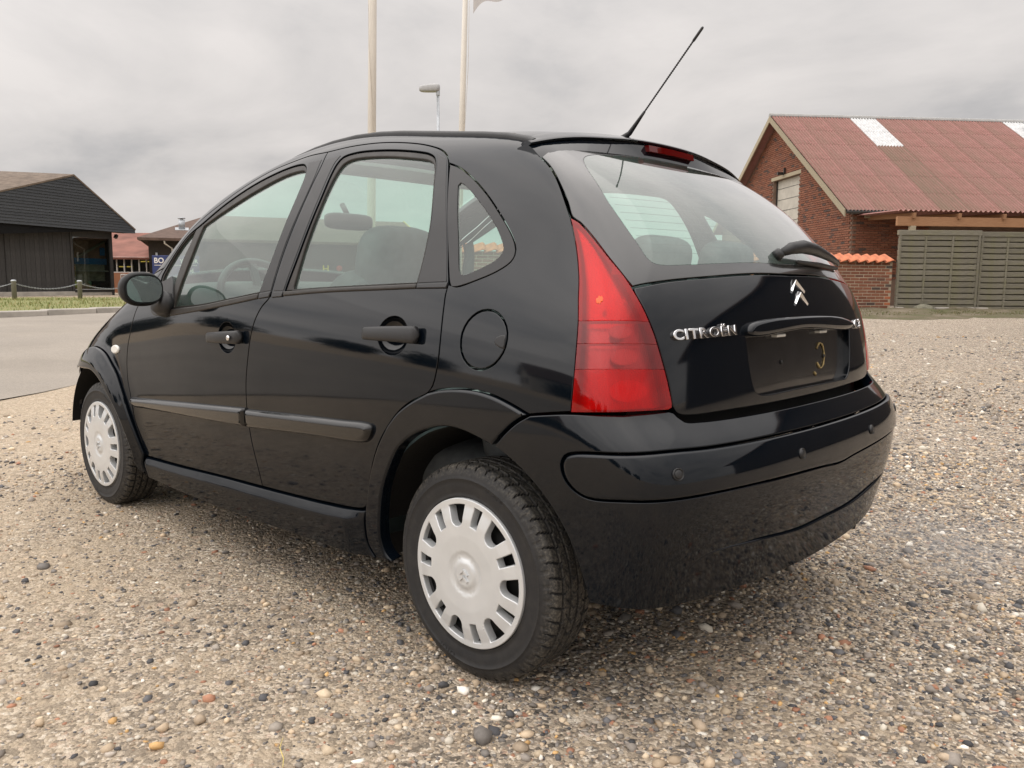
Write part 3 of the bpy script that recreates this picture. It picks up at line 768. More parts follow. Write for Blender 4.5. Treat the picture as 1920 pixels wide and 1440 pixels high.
top = [C1(tlp[0])] + [p[:3] for p in Ledge[1:] if p[2] > wA + .01] + [C1(lerp_on(Ledge, wA)), C1(lerp_on(Redge, wA))] + [p[:3] for p in Redge if p[2] > wA + .01][:-1]
bot = [C1(lerp_on(Ledge, wC))] + [p[:3] for p in Ledge if p[2] < wC - .01][:-1] + [C1(tlp[7]), tlp[8][:3], C1(tlp[9])] + [tlp[10][:3]] + [p[:3] for p in tlp[11:] if p[2] < wC - .01] + [C1(lerp_on(Redge, wC))]
for nm_, ol, mt in (('lens', top, LENS_R), ('lens', field(wA, wB), LENS_C), ('lens', field(wB, wC), LENS_C), ('lens', bot, LENS_R)):
    panel(nm_, ol, body_f, TLN, mt, lamp, off=.001, gap=.0006, bevel=.0008, depth=.02, h=.015)
def sphere_at(name, c, r, mat, parent, sq=(1, 1, 1)):
    bm = bmesh.new(); bmesh.ops.create_uvsphere(bm, u_segments=14, v_segments=9, radius=r)
    me = bm_mesh(name, bm, True); return put(name, me, mat, parent, loc=c, scale=sq)
a = lerp_on(Ledge, 1.0); b = lerp_on(Redge, 1.0); P = (np.array(a) * .62 + np.array(b) * .38)
P = np.array(lerp_on(Ledge, 1.0)) * .66 + np.array(lerp_on(Redge, 1.0)) * .34
tdir = unit(np.array([-.66, -.75, 0.])); oval = [list(P + tdir * .017 * math.cos(t) + np.array([0, 0, .020 * math.sin(t) + .006 * math.cos(t)])) for t in np.linspace(0, 2 * math.pi, 12, endpoint=False)]
for k, (dx, hh, dz) in enumerate(((-.006, .007, -.001), (-.0015, .010, .001), (.003, .007, .003))):
    c_ = P + tdir * dx + np.array([0, 0, dz]); ov = [list(c_ + tdir * .0031 * math.cos(t) + np.array([0, 0, hh * math.sin(t)])) for t in np.linspace(0, 2 * math.pi, 10, endpoint=False)]
    panel('indicator_glint', ov, body_f, TLN, AMBER, lamp, off=.0022, gap=0, bevel=.0008, depth=.002, h=.004, step=.004)  # the bulb's orange glint, painted as amber slivers on the lens
for w_, rx_, rz_ in ((.932, .030, .016), (.876, .036, .020), (.800, .050, .026)):
    c_ = np.array(lerp_on(Ledge, w_)) * .45 + np.array(lerp_on(Redge, w_)) * .55
    ov = [list(c_ + tdir * rx_ * math.cos(t) + np.array([0, 0, rz_ * math.sin(t)])) for t in np.linspace(0, 2 * math.pi, 16, endpoint=False)]
    panel('bulb_glow_patch', ov, body_f, TLN, WHITEPL, lamp, off=-.007, gap=0, bevel=.003, depth=.004, h=.012, step=.010)  # pale ovals behind the lens paint in the glow of the bulbs

# --- flares, sill
def flare_shape(d): return .012 * np.clip(d / .03, 0, 1) ** .5
side_parts.append(panel('rear_wheel_arch', O['rear_flare'], body_f, SIDE_N, PAINT, car, off=.010, gap=.003, bevel=.008, nb=5, depth=.03))
side_parts.append(panel('front_wheel_arch', O['front_flare'], body_f, (.12, 1, .1), PAINT, car, off=.014, gap=.003, bevel=.010, nb=5, depth=.06))
sl_ = np.array([p[:3] for p in O['sill'][:8]]); sl_ = sl_[np.argsort(sl_[:, 0])]
def sill_shape(X):
    # a narrow ledge under the door, dying out into the wheel arches
    d = np.interp(X[:, 0], sl_[:, 0], sl_[:, 2]) - X[:, 2]
    t = np.clip(d / .030, 0, 1); t = t * t * (3 - 2 * t)
    return (.002 + .019 * t) * np.clip((X[:, 0] - .385) / .10, .25, 1) * np.clip((2.02 - X[:, 0]) / .06, .3, 1)
sill_shape.p3 = True
side_parts.append(panel('side_sill', O['sill'], body_f, SIDE_N, PAINT, car, off=.004, gap=.003, bevel=.004, nb=3, depth=.05, shape=sill_shape, h=.0095, step=.010))

# --- tailgate: metal, glass
ts = O['tailgate_side']; gb = O['glass_bottom']; gtb = O['gate_bottom']
def mirrored(half):
    """closed outline from a left half that runs from the centre line round to the centre line"""
    out = [list(p) for p in half]
    for p in half[::-1]:
        if p[1] > .015: out.append([p[0], -p[1]] + list(p[2:]))
    return out
gate_half = [[gb[4][0], .0, gb[4][2]]] + [gb[3], gb[2], gb[1]] + [C1(ts[10])] + [p[:3] for p in ts[11:18]] + [p[:3] for p in (ts[18], gtb[2])] + [[gtb[3][0], 0.0, gtb[3][2]]]
gate_out = mirrored(gate_half)
pr = O['plate_recess']
pr_out = [C1(pr[0])] + [pr[1], pr[2], pr[3], pr[4], pr[5], pr[6], pr[7]] + [C1(pr[8])]
GN = (-1, 0, .05)
tg = panel('tailgate', gate_out, body_f, GN, PAINT, car, holes=[pr_out], gap=.006, bevel=.003, nb=3, depth=.026)
gtop = [[-.03, .0, 1.44], [-.035, .3, 1.425], [-.05, .5, 1.39]]
glass_half = gtop + [C1(ts[0])] + [p[:3] for p in ts[1:10]] + [C1(ts[10])] + [gb[1], gb[2], gb[3]] + [[gb[4][0], 0.0, gb[4][2]]]
glass_out = mirrored(glass_half)
cg = O['clear_glass']
clear_half = [[-.085, 0.0, 1.40], [-.10, .30, 1.388], [-.125, .47, 1.362]] + [p[:3] for p in cg[1:9]] + [[-.451, .172, 1.104 - .006], [-.456, 0.0, 1.098]]
clear_out = mirrored(clear_half)
FRIT = plain('black_window_border', (.006, .007, .0075), .2, coat=1.0, var=.1)
RN = (-.72, 0, .70)
rw = panel('rear_window', glass_out, body_f, RN, FRIT, car, holes=[clear_out], off=-.001, gap=.005, bevel=.0015, depth=.005)
panel('window_glass', clear_out, body_f, RN, GLASSR, rw, off=-.0015, gap=-.004, bevel=.0004, nb=1, depth=.001)
# heating wires
to2d, to3d = surf_map(body_f, (-1, 0, .0), (-.3, 0, 1.2), -.004)
ca = np.array([p[:3] for p in clear_half[2:11]])
for i in range(13):
    w = 1.118 + i * .0195
    vmax = float(np.interp(w, ca[:, 2][::-1], ca[:, 1][::-1])) - .012
    vs_ = np.linspace(-vmax, vmax, 31)
    X, _ = to3d(to2d(np.stack([np.zeros(31), vs_, np.full(31, w)], 1)))
    put('heating_wire', tube_mesh('heating_wire', X, .0006, 4, True, False), BLACKPL, rw)
# recess for the number plate, bar over it
plate_back = [[p[0], p[1] * 1.02 - .0, p[2] + (.004 if p[2] > .8 else -.004)] + p[3:] for p in pr_out]
GLOSSPL = plain('scuffed_black_plate_back', (.012, .012, .013), .22, coat=.6, var=.4, scale=25)
pb = panel('plate_recess', plate_back, body_f, GN, GLOSSPL, tg, off=-.021, gap=0, bevel=.002, depth=.004)
bar = O['plate_bar']
bar_out = [bar[0], bar[1], bar[2], bar[3], bar[4], bar[5], bar[6], bar[7]]
panel('tailgate_handle', bar_out, body_f, GN, PAINT, tg, off=.020, gap=0, bevel=.014, nb=6, depth=.03)
GLUE = plain('old_glue', (.30, .22, .09), .7, var=.5, scale=200)
to2dg, to3dg = surf_map(body_f, (-1, 0, 0), (-.5, 0, .85), -.0195)
def gate_pt(v, w, z=0.0):
    X, N_ = to3dg(to2dg(np.array([[-.5, v, w]]))); return X[0] + N_[0] * z, N_[0]
arcp = []
for t in np.linspace(35, 330, 15):
    arcp.append(gate_pt(-.165 + .030 * math.cos(math.radians(t)), .838 + .037 * math.sin(math.radians(t)), .0006)[0])
put('glue_mark', tube_mesh('glue_mark', arcp, [.0015 + .003 * rnd.random() for _ in arcp], 7), GLUE, tg)
put('glue_mark', tube_mesh('glue_mark', [gate_pt(-.125 + .004 * k, .782 + .006 * k, .0004)[0] for k in range(3)], [.002, .004, .002], 7), GLUE, tg)
for v in (.098, -.19):
    p_, n_ = gate_pt(v, .835, .001)
    put('screw', lathe_mesh('screw', [(.0005, .003), (.0045, .002), (.006, 0)], 12), RIM, tg, loc=p_, rot=(0, 0, math.pi / 2))
# number plate lamps under the bar
for v in (.12, -.16):
    p_, n_ = gate_pt(v, .908, .006)
    put('plate_lamp', box_mesh('plate_lamp', (.02, .05, .008), .002), WHITEPL, tg, loc=p_)

# --- letters and emblem
def text_mesh(body, depth):
    cu = bpy.data.curves.new('lettering', 'FONT'); cu.body = body; cu.extrude = depth; cu.bevel_depth = depth * .5; cu.bevel_resolution = 1; cu.resolution_u = 4
    cu.offset = 0.012
    to = bpy.data.objects.new('lettering', cu); COL.objects.link(to)
    dg = bpy.context.evaluated_depsgraph_get(); me = bpy.data.meshes.new_from_object(to.evaluated_get(dg))
    bpy.data.objects.remove(to); bpy.data.curves.remove(cu)
    return me
to2dt, to3dt = surf_map(body_f, (-1, 0, 0), (-.5, 0, .85), 0.)
def place_letters(body, p0, p1, h0, thick, name):
    """letters one by one along the tailgate from p0 to p1 (v, w), cap height h0"""
    total = None; gl_ = []
    wdt = []
    for ch in body:
        me = text_mesh(ch, .05); co = np.array([v.co for v in me.vertices]); gl_.append((me, co)); wdt.append(co[:, 0].max() - co[:, 0].min() + .10)
    tot = sum(wdt); x = 0
    for (me, co), wd in zip(gl_, wdt):
        q = co.copy(); q[:, 0] = (q[:, 0] - q[:, 0].min() + .05 + x) / tot; x += wd
        v = p0[0] + (p1[0] - p0[0]) * q[:, 0]; w = p0[1] + (p1[1] - p0[1]) * q[:, 0] + (q[:, 1] / .70) * h0
        X, N_ = to3dt(to2dt(np.stack([np.full(len(v), -.5), v, w], 1)))
        z = (q[:, 2] + .055) / .11 * thick
        X = X + N_ * z[:, None]
        me.vertices.foreach_set('co', X.astype(np.float32).ravel()); me.update(); me.name = name; me.materials.clear()
        put(name, me, CHROME, tg)
place_letters('CITRO\u00cbN', (.585, .912), (.353, .918), .0225, .006, 'chrome_letter')
place_letters('C3', (-.435, .905), (-.535, .905), .026, .006, 'chrome_letter')
# double chevron
def chevron(dy, k):
    V = []; F = []
    c = (-.012, 1.0135)
    prof = [(-1, 0), (0, 1), (1, 0)]
    half, rise, thick, z = .040, .030, .012, .009
    pts = []
    for s_, hgt in ((-1, 0), (0, 1), (1, 0)):
        for tt in (0, 1):
            pts.append((c[0] - s_ * half, c[1] + dy + hgt * rise - tt * thick))
    mid = []
    X, N_ = to3dt(to2dt(np.array([[-.5, a_, b_] for a_, b_ in pts])))
    base = X - N_ * .001; 
    ridge = [(X[2*i] + X[2*i+1]) / 2 + N_[2*i] * (z if i == 1 else .004) for i in range(3)]
    V = [tuple(b_) for b_ in base] + [tuple(r_) for r_ in ridge]
    for i in range(2):
        F += [(2*i, 2*i+2, 6+i+1, 6+i), (2*i+1, 6+i, 6+i+1, 2*i+3)]
    F += [(0, 6, 1), (4, 5, 8)]
    put('chevron_emblem', bm_clean('chevron_emblem', V, F, False), CHROME, tg)
chevron(.014, 0); chevron(-.020, 1)

# --- wiper
to2dw, to3dw = surf_map(body_f, (-.8, 0, .6), (-.43, 0, 1.12), 0.)
def wpt(u, v, w, z):
    X, N_ = to3dw(to2dw(np.array([[u, v, w]]))); return X[0] + N_[0] * z
arm = [wpt(-.44, .012 - .02, 1.118, .012), wpt(-.44, -.04, 1.121, .032), wpt(-.437, -.11, 1.123, .040), wpt(-.434, -.19, 1.120, .038), wpt(-.43, -.28, 1.113, .032), wpt(-.42, -.38, 1.103, .026), wpt(-.40, -.47, 1.094, .020), wpt(-.39, -.52, 1.088, .012)]
wp = put('rear_wiper', tube_mesh('rear_wiper', arm, [.010, .017, .0195, .018, .0145, .011, .008, .004], 14), BLACKPL, tg)
put('rear_wiper', tube_mesh('wiper_blade', [wpt(-.44, -.10, 1.09, .006), wpt(-.43, -.28, 1.085, .006), wpt(-.40, -.48, 1.076, .006)], [.006, .008, .006], 8), RUBBER, tg)
put('rear_wiper', tube_mesh('wiper_pivot', [wpt(-.44, .0, 1.118, -.004), wpt(-.44, .0, 1.118, .016), wpt(-.44, .0, 1.118, .020)], [.017, .015, .008], 14), BLACKPL, tg)

# --- spoiler over the rear window
V = []; F = []; nv = 41; secn = 12
for i in range(nv):
    v = -.575 + 1.15 * i / (nv - 1); av = abs(v)
    lip_u = SPL_U(av); lip_w = SPL_W(av)
    r0 = np.array(on_roof(SPL_R(av), v)); e = max(0.0, 1 - (av / .575) ** 6)
    lip = np.array([lip_u, v, lip_w])
    g0, gN = None, None
    bu, bw = SPL_B(av)
    foot = np.array([bu, v, bw])
    mid = (r0 + lip) / 2 + np.array([0, 0, .006 * e])
    P = [r0 - np.array([0, 0, .004]), r0 + np.array([-.004, 0, .003]), mid, lip + np.array([.012, 0, .0015]), lip + np.array([.003, 0, -.0005]), lip + np.array([-.001, 0, -.004]), lip + np.array([.002, 0, -.0085]), lip + np.array([.008, 0, -.0105]), lip * .45 + foot * .55 + np.array([.012, 0, .002]), foot + np.array([.006, 0, -.001]), foot + np.array([.05, 0, .0]), r0 + np.array([.0, 0, -.03])]
    V += [tuple(p) for p in P]
for i in range(nv - 1):
    for j in range(secn):
        F.append((i*secn+j, i*secn+(j+1) % secn, (i+1)*secn+(j+1) % secn, (i+1)*secn+j))
F += [tuple(range(secn)), tuple((nv-1)*secn+j for j in range(secn))]
sp = put('roof_spoiler', bm_clean('roof_spoiler', V, F), PAINT, car)
# high brake light set in the spoiler's rear face
V = []
nb_ = 12
for i in range(nb_ + 1):
    v = .125 - .25 * i / nb_; av = abs(v); lip = np.array([SPL_U(av), v, SPL_W(av)]); bu, bw = SPL_B(av); foot = np.array([bu, v, bw])
    a_ = lip * .80 + foot * .20 + np.array([.0, 0, -.004]); b_ = lip * .42 + foot * .58 + np.array([.004, 0, 0])
    V += [tuple(a_ + np.array([.012, 0, 0])), tuple(a_ - np.array([.006, 0, 0])), tuple(b_ - np.array([.006, 0, 0])), tuple(b_ + np.array([.012, 0, 0]))]
F = []
for i in range(nb_):
    for j in range(4): F.append((i*4+j, i*4+(j+1) % 4, (i+1)*4+(j+1) % 4, (i+1)*4+j))
F += [(0, 1, 2, 3), tuple(nb_*4+j for j in range(4))]
put('brake_light', bm_clean('brake_light', V, F, False), LENS_D, sp)

# --- aerial
ab = np.array(on_roof(.085, 0.0))
DIR = unit(np.array(AERIAL_DIR))
bs_ = [ab + np.array([.035, 0, -.004]), ab + np.array([.01, 0, .008]), ab + np.array([-.005, 0, .022])]
aer = put('aerial', tube_mesh('aerial', [ab + DIR * t + np.array([max(0, .03 - t) * .8, 0, -.0]) for t in (-.005, .0, .012, .03, .06, .09, .11)], [.020, .016, .011, .008, .0065, .005, .004], 10), BLACKPL, car)
whip = []; k = 160
for i in range(k):
    t = .10 + (AERIAL_LEN - .13) * i / (k - 1); whip.append(ab + DIR * t)
put('aerial_whip', tube_mesh('aerial_whip', whip, [.0022 + .0009 * (i // 2 % 2) for i in range(k)], 8), BLACKPL, aer)
put('aerial_tip', tube_mesh('aerial_tip', [ab + DIR * (AERIAL_LEN - .05), ab + DIR * (AERIAL_LEN - .045), ab + DIR * (AERIAL_LEN - .004), ab + DIR * AERIAL_LEN], [.002, .0042, .0042, .002], 8), BLACKPL, aer)

# --- rear bumper
def cyl_map(f, u0, off=0., R=.72):
    def to2d(X):
        X = np.asarray(X, float)[:, :3]; th = np.arctan2(X[:, 1], -(X[:, 0] - u0)); return np.stack([th * R, X[:, 2]], 1)
    def to3d(q):
        th = q[:, 0] / R; d = np.stack([-np.cos(th), np.sin(th), np.zeros(len(q))], 1)
        base = np.stack([np.full(len(q), u0), np.zeros(len(q)), q[:, 1]], 1) + d * 1.8
        t, _, tm = cast(base, -d, f, 0., 1.6, 56); t = np.where(np.isnan(t), tm, t)
        X = base - d * t[:, None]; N_ = grad(f, X); return X + N_ * off, N_
    return to2d, to3d
def cyl_panel(name, outline, f, mat, parent, off=0., step=.014, h=.022, gap=.004, bevel=.003, nb=3, depth=.02, holes=(), shape=None):
    to2d, to3d = cyl_map(f, .25, off)
    return put(name, sheet(name, [to2d(smooth_loop(q, step)) for q in [outline] + list(holes)], to3d, h, gap, bevel, nb, depth, shape), mat, parent)
bt, ba, bb, bc = O['bumper_top'], O['bumper_arch'], O['bumper_bottom'], O['bumper_crease']
def bside(u, w): return [u, float(BSIDE(w) - BPLAN(u)), w]
arch = [bside(-.14, .653), bside(-.215, .612), bside(-.29, .545), bside(-.345, .46), bside(-.372, .38), bside(-.382, .335), bside(-.384, .312)]
bump_half = [[-.560, 0.0, .727], [gtb[2][0] - .01, .36, .727], [-.519, .53, .728], bt[6], bt[5], C1(bt[4]), C1(bt[3])] + [bt[2], bt[1], C1(bt[0])] + [ba[1], ba[2]] + [C1(arch[0])] + arch[1:-1] + [C1(arch[-1])] + [[-.49, .70, .310], [-.56, .5, .306], [-.59, .25, .298], [-.595, 0.0, .292]]
low_half = [[bc[4][0], .0, .412], [bc[4][0], .17, .412], bc[3], bc[2], bc[1], C1(bc[0]), [-.56, .60, .36], C1([-.555, .58, .312]), [-.575, .4, .308], [-.59, .2, .301], [-.595, 0., .297]]
bstp, bsb = O['bstrip_top'], O['bstrip_bot']
strip_half = [[-.63, 0., .676], [-.626, .07, .676], bstp[6], bstp[5], bstp[4], bstp[3], bstp[2], bstp[1], bstp[0]] + [p for p in bsb[1:10]] + [[-.65, 0., .563]]
strip_out = mirrored(strip_half)
bmp = cyl_panel('rear_bumper', mirrored(bump_half), bumper_f, PAINT, car, depth=.03, h=.018, holes=[strip_out], gap=.003)
cyl_panel('bumper_strip', strip_out, bumper_f, PAINT, bmp, off=.006, gap=.006, bevel=.008, nb=6, depth=.02)
def skirt_shape(X):
    t = np.clip((.60 - np.abs(X[:, 1])) / .28, 0, 1); return .006 * t * t * (3 - 2 * t)
skirt_shape.p3 = True
cyl_panel('bumper_skirt', mirrored(low_half), bumper_f, PAINT, bmp, off=.0006, gap=.0, bevel=.004, nb=4, depth=.012, shape=skirt_shape)
to2db, to3db = cyl_map(bumper_f, .25, .0095)
for sx in (O['sensors'][0], O['sensors'][1]):
    for sg_ in (1, -1):
        X, N_ = to3db(to2db(np.array([[sx[0], sx[1] * sg_, sx[2]]])))
        me = lathe_mesh('parking_sensor', [(.0004, .0015), (.0085, .0015), (.0095, .0008), (.0098, -.002), (.0118, -.002), (.0125, .0012), (.0135, .0005), (.014, -.004)], 22)
        q = Vector(N_[0]).to_track_quat('Y', 'Z')
        so = put('parking_sensor', me, TRIM, bmp, loc=X[0]); so.rotation_euler = q.to_euler()

# --- inner sheet metal behind the gaps
inb = [[-.5, 0., .985], [-.5, .40, .98], [-.42, .60, .97], [-.36, .68, .90], [-.33, .70, .75], [-.33, .70, .45], [-.36, .66, .30], [-.5, .3, .28], [-.5, 0., .28]]
panel('inner_panel', mirrored(inb), body_f, (-1, 0, 0), WELL, car, off=-.05, gap=0, bevel=.001, depth=.002, h=.05, step=.04)

# --- wheels
def tyre_mesh():
    na, R, W = 720, .289, .0875
    prof = [(.178, -.066), (.184, -.074), (.195, -.079), (.2005, -.0808), (.2015, -.0822), (.2045, -.0830), (.2055, -.0822), (.215, -.0845), (.225, -.0862), (.235, -.0875), (.2475, -.0875), (.2485, -.0888), (.2505, -.0886), (.2515, -.0868), (.258, -.086), (.268, -.082), (.2745, -.0775)]
    ncr = 64
    cross = []
    for i in range(ncr + 1):
        x = -.0735 + .147 * i / ncr; r = R - .0035 * abs(x / .0735) ** 3 - (.006 * max(0, (abs(x) - .062) / .0115) ** 2)
        cross.append((r, x, 1))
    ring = [(r, x, 0) for r, x in prof] + cross + [(r, -x, 0) for r, x in prof[::-1]]
    k = len(ring); V = np.zeros((na, k, 3)); att = np.zeros((na, k))
    for a in range(na):
        t = 2 * math.pi * a / na
        for j, (r, x, tr) in enumerate(ring):
            rr = r
            if tr:
                gr = 0.
                for gx in (-.044, -.0145, .0145, .044):
                    if abs(x - gx) < .0038: gr = 1.
                a_ = a / 2.0; ph = (a_ + x * 230 * (1 if x > 0 else -1) * (1 if abs(x) < .03 else -.6)) % 7.5
                if abs(x) > .048 and (a_ + abs(x) * 60) % 7.5 < 1.25: gr = max(gr, .95)
                elif .0185 < abs(x) < .040 and ph < 1.0: gr = max(gr, .8)
                elif abs(x) < .0105 and ph < .8: gr = max(gr, .7)
                rr = r - .0075 * gr; att[a, j] = 1. - .95 * gr
            elif abs(x) > .07 and r > .262: 
                if (a / 2.0) % 7.5 < 1.6: rr = r - .0035
                att[a, j] = .5
            elif .236 < r < .262: att[a, j] = .12
            V[a, j] = (rr * math.cos(t), x, rr * math.sin(t))
    F = []
    for a in range(na):
        b = (a + 1) % na
        for j in range(k - 1): F.append((a*k+j, a*k+j+1, b*k+j+1, b*k+j))
    me = mesh_from('tyre', V.reshape(-1, 3), F, True)
    at = me.attributes.new('tread', 'FLOAT', 'POINT'); at.data.foreach_set('value', att.ravel().astype(np.float32))
    me.flip_normals()
    sm = np.ones(len(F), bool); idx = np.arange(len(F)) % (k - 1)
    sm[(idx >= len(prof) - 1) & (idx < len(prof) + ncr + 1)] = False
    me.polygons.foreach_set('use_smooth', sm)
    return me
def cover_mesh():
    R = .1985
    def zr(r):
        r = np.asarray(r)
        z = np.interp(r, [0, .030, .036, .042, .052, .060, .10, .145, .165, .180, .1985], [.006, .0065, .004, .0005, .0, .0035, .005, .003, -.001, -.0045, -.0045])
        return z
    def to3d(q):
        r = np.linalg.norm(q, axis=1); z = zr(r); dz = (zr(r + .002) - zr(r - .002)) / .004
        rad = q / np.maximum(r, 1e-6)[:, None]
        P = np.stack([q[:, 0], z, q[:, 1]], 1); N_ = unit(np.stack([-dz * rad[:, 0], np.ones(len(q)), -dz * rad[:, 1]], 1)); return P, N_
    def ringp(r0, r1, a, hw0, hw1, rnd_in):
        """opening between radii r0, r1 round angle a; half widths hw0 (inner), hw1 (outer)"""
        c, s = math.cos(a), math.sin(a); L = []
        if rnd_in:
            for t in np.linspace(-90, 90, 9): L.append((r0 + hw0 - hw0 * math.cos(math.radians(t)), hw0 * math.sin(math.radians(t))))
        else:
            L += [(r0, -hw0), (r0, hw0)]
        for t in np.linspace(1, -1, 7): L.append((math.sqrt(max(r1 * r1 - (hw1 * t) ** 2, 0)), hw1 * t))
        out = []
        for i in range(len(L)):
            p, q = np.array(L[i]), np.array(L[(i + 1) % len(L)]); k = max(1, int(np.linalg.norm(q - p) / .006))
            for j in range(k): out.append(p + (q - p) * j / k)
        L = np.array(out)
        return np.stack([L[:, 0] * c - L[:, 1] * s, L[:, 0] * s + L[:, 1] * c], 1)
    holes = []
    for i in range(7):
        a = 2 * math.pi * i / 7 + math.radians(26)
        holes.append(ringp(.126, .1825, a, .0215, .0305, True))
        holes.append(ringp(.132, .1825, a + math.pi / 7, .0115, .0140, False))
    t = np.linspace(0, 2 * np.pi, 140, endpoint=False)
    outer = np.stack([R * np.cos(t), R * np.sin(t)], 1)
    return sheet('wheel_cover', [outer] + holes, to3d, .0075, 0., .0030, 4, .022)
TY, CV = tyre_mesh(), cover_mesh()
RIMM = lathe_mesh('steel_rim', [(.02, -.032), (.10, -.030), (.125, -.034), (.16, -.045), (.178, -.035), (.184, -.018), (.186, -.08), (.17, -.10), (.0, -.10)], 40)
hubm = [(.0285, .0072), (.029, .0095), (.0262, .0098), (.0258, .0072)]
EMB = None
def emblem_mesh():
    bm = bmesh.new()
    for dz in (.009, -.008):
        for s_ in (-1, 1):
            box_bm(bm, (s_ * .0075, .0085, dz - .003), (.0195, .005, .0058), Matrix.Rotation(s_ * math.radians(40), 3, 'Y'))
    return bm_mesh('cap_emblem', bm)
EMB = emblem_mesh()
TXT = None
def tyre_text(body, ang, rad, hgt):
    me = text_mesh(body, .03); co = np.array([v.co for v in me.vertices])
    x = (co[:, 0] - co[:, 0].mean()) / .70 * hgt; y = co[:, 1] / .70 * hgt
    th = ang - x / rad; r = rad + y
    # the sidewall bulges: follow it
    sw = np.interp(r, [.195, .215, .235, .255, .268], [.079, .0845, .0875, .0865, .082])
    z = sw + (co[:, 2] + .03) / .06 * .0011 - .0002
    X = np.stack([r * np.cos(th), z, r * np.sin(th)], 1)
    me.vertices.foreach_set('co', X.astype(np.float32).ravel()); me.update(); me.materials.clear(); return me
TXTM = tyre_text('CELSIUS', math.radians(112), .237, .0145)
TXTB = tyre_text('TOYO', math.radians(-72), .237, .0150)
WVC = .7835
def wheel(u, w, side, steer, spin):
    root = bpy.data.objects.new('wheel', None); COL.objects.link(root); root.parent = car
    root.location = (u, side * (WVC - .0905), w); root.rotation_euler = (0, 0, (0 if side > 0 else math.pi) + steer)
    def sub(nm, me, mat, y=0., rot=spin):
        o = put(nm, me, mat, root, loc=(0, y, 0)); o.rotation_euler = (0, rot, 0); return o
    sub('tyre', TY, TYRE, -.008); sub('wheel_cover', CV, SILVER, .0855); sub('steel_rim', RIMM, RIM, .078)
    sub('cap_emblem', EMB, SILVER, .0855)
    sub('tyre_lettering', TXTM, TYRE, -.008, 0); sub('tyre_lettering', TXTB, TYRE, -.008, 0)
    return root
wheel(0, .2875, 1, 0, 0.0); wheel(2.46, .282, 1, math.radians(.6), .5); wheel(0, .2875, -1, 0, 1.1); wheel(2.46, .282, -1, math.radians(.6), .2)
# wheel wells
for u in (0.0, 2.46):
    V = []; F = []; n_ = 26
    for i in range(n_ + 1):
        t = math.radians(8 + 164 * i / n_); R_ = .388
        for vv in (.765, .70, .45): V.append((u + R_ * math.cos(t) * (1.0 if vv < .76 else .985), vv, .29 + R_ * math.sin(t) * (1.0 if vv < .76 else .985)))
    for i in range(n_):
        for j in range(2): F.append((i*3+j, i*3+j+1, i*3+j+4, i*3+j+3))
    F.append(tuple(i*3+2 for i in range(n_ + 1)))
    side_parts.append(put('wheel_well', bm_clean('wheel_well', V, F), WELL, car))

# --- underbody
bm = bmesh.new()
box_bm(bm, (1.23, 0, .235), (1.55, 1.40, .07)); box_bm(bm, (1.35, 0, .24), (3.1, .88, .08)); box_bm(bm, (-.36, 0, .34), (.26, 1.2, .05)); box_bm(bm, (2.98, 0, .27), (.25, 1.2, .05))
put('underbody', bm_mesh('underbody', bm), WELL, car)
put('exhaust', tube_mesh('exhaust', [(.2, -.42, .24), (-.3, -.44, .25), (-.48, -.50, .26), (-.52, -.52, .255)], .022, 12), RIM, car)

# --- mirrors on the doors
def superell(name, a, b, c, e1=.7, e2=.7, nu=28, nv=16, fn=None):
    V = []; F = []
    sg = lambda x, e: math.copysign(abs(x) ** e, x)
    for i in range(nv + 1):
        ph = -math.pi / 2 + math.pi * i / nv
        for j in range(nu):
            th = 2 * math.pi * j / nu
            p = Vector((a * sg(math.cos(ph), e1) * sg(math.cos(th), e2), b * sg(math.cos(ph), e1) * sg(math.sin(th), e2), c * sg(math.sin(ph), e1)))
            V.append(fn(p) if fn else p)
    for i in range(nv):
        for j in range(nu): F.append((i*nu+j, i*nu+(j+1) % nu, (i+1)*nu+(j+1) % nu, (i+1)*nu+j))
    bm = bmesh.new(); vs_ = [bm.verts.new(v) for v in V]
    for f in F:
        try: bm.faces.new([vs_[q] for q in f])
        except ValueError: pass
    bmesh.ops.remove_doubles(bm, verts=bm.verts, dist=1e-5)
    return bm_mesh(name, bm, True)
MC = Vector(MIRROR_C)
def mir_fn(p):
    # bowl: flat open towards the rear, rounded to the front
    x = p.x
    if x < 0: x *= .25
    s_ = 1 - .22 * max(0, p.x) / .070
    return Vector((x, p.y * s_, p.z * s_ + .004 * p.y))
mh = put('door_mirror', superell('door_mirror', .070, .088, .064, .85, .8, 36, 20, mir_fn), BLACKPL, car, loc=MC)
mh.rotation_euler = (0, 0, math.radians(MIRROR_YAW))
side_parts.append(mh)
MIRG = plain('mirror_glass', (.80, .84, .84), .02, 1.0, var=.01)
bm = bmesh.new(); bmesh.ops.create_circle(bm, cap_ends=True, segments=48, radius=1.0)
for v in bm.verts:
    ang = math.atan2(v.co.y, v.co.x); sg = lambda x, e: math.copysign(abs(x) ** e, x)
    y, z = .068 * sg(math.cos(ang), .8), .0485 * sg(math.sin(ang), .8); v.co = (-.0205, y + .004, z)
put('mirror_glass', bm_mesh('mirror_glass', bm), MIRG, mh)
bm = bmesh.new(); bmesh.ops.create_circle(bm, cap_ends=True, segments=48, radius=1.0)
for v in bm.verts:
    ang = math.atan2(v.co.y, v.co.x); sg = lambda x, e: math.copysign(abs(x) ** e, x)
    y, z = .0745 * sg(math.cos(ang), .8), .0545 * sg(math.sin(ang), .8); v.co = (-.0195, y + .004, z)
put('mirror_rim', bm_mesh('mirror_rim', bm), TRIM, mh)
foot_p = [MC + Vector((.02, -.07, -.045)), MC + Vector((.03, -.12, -.062)), Vector((MC.x + .05, .80, MC.z - .065)), Vector((MC.x + .06, .755, MC.z - .065))]
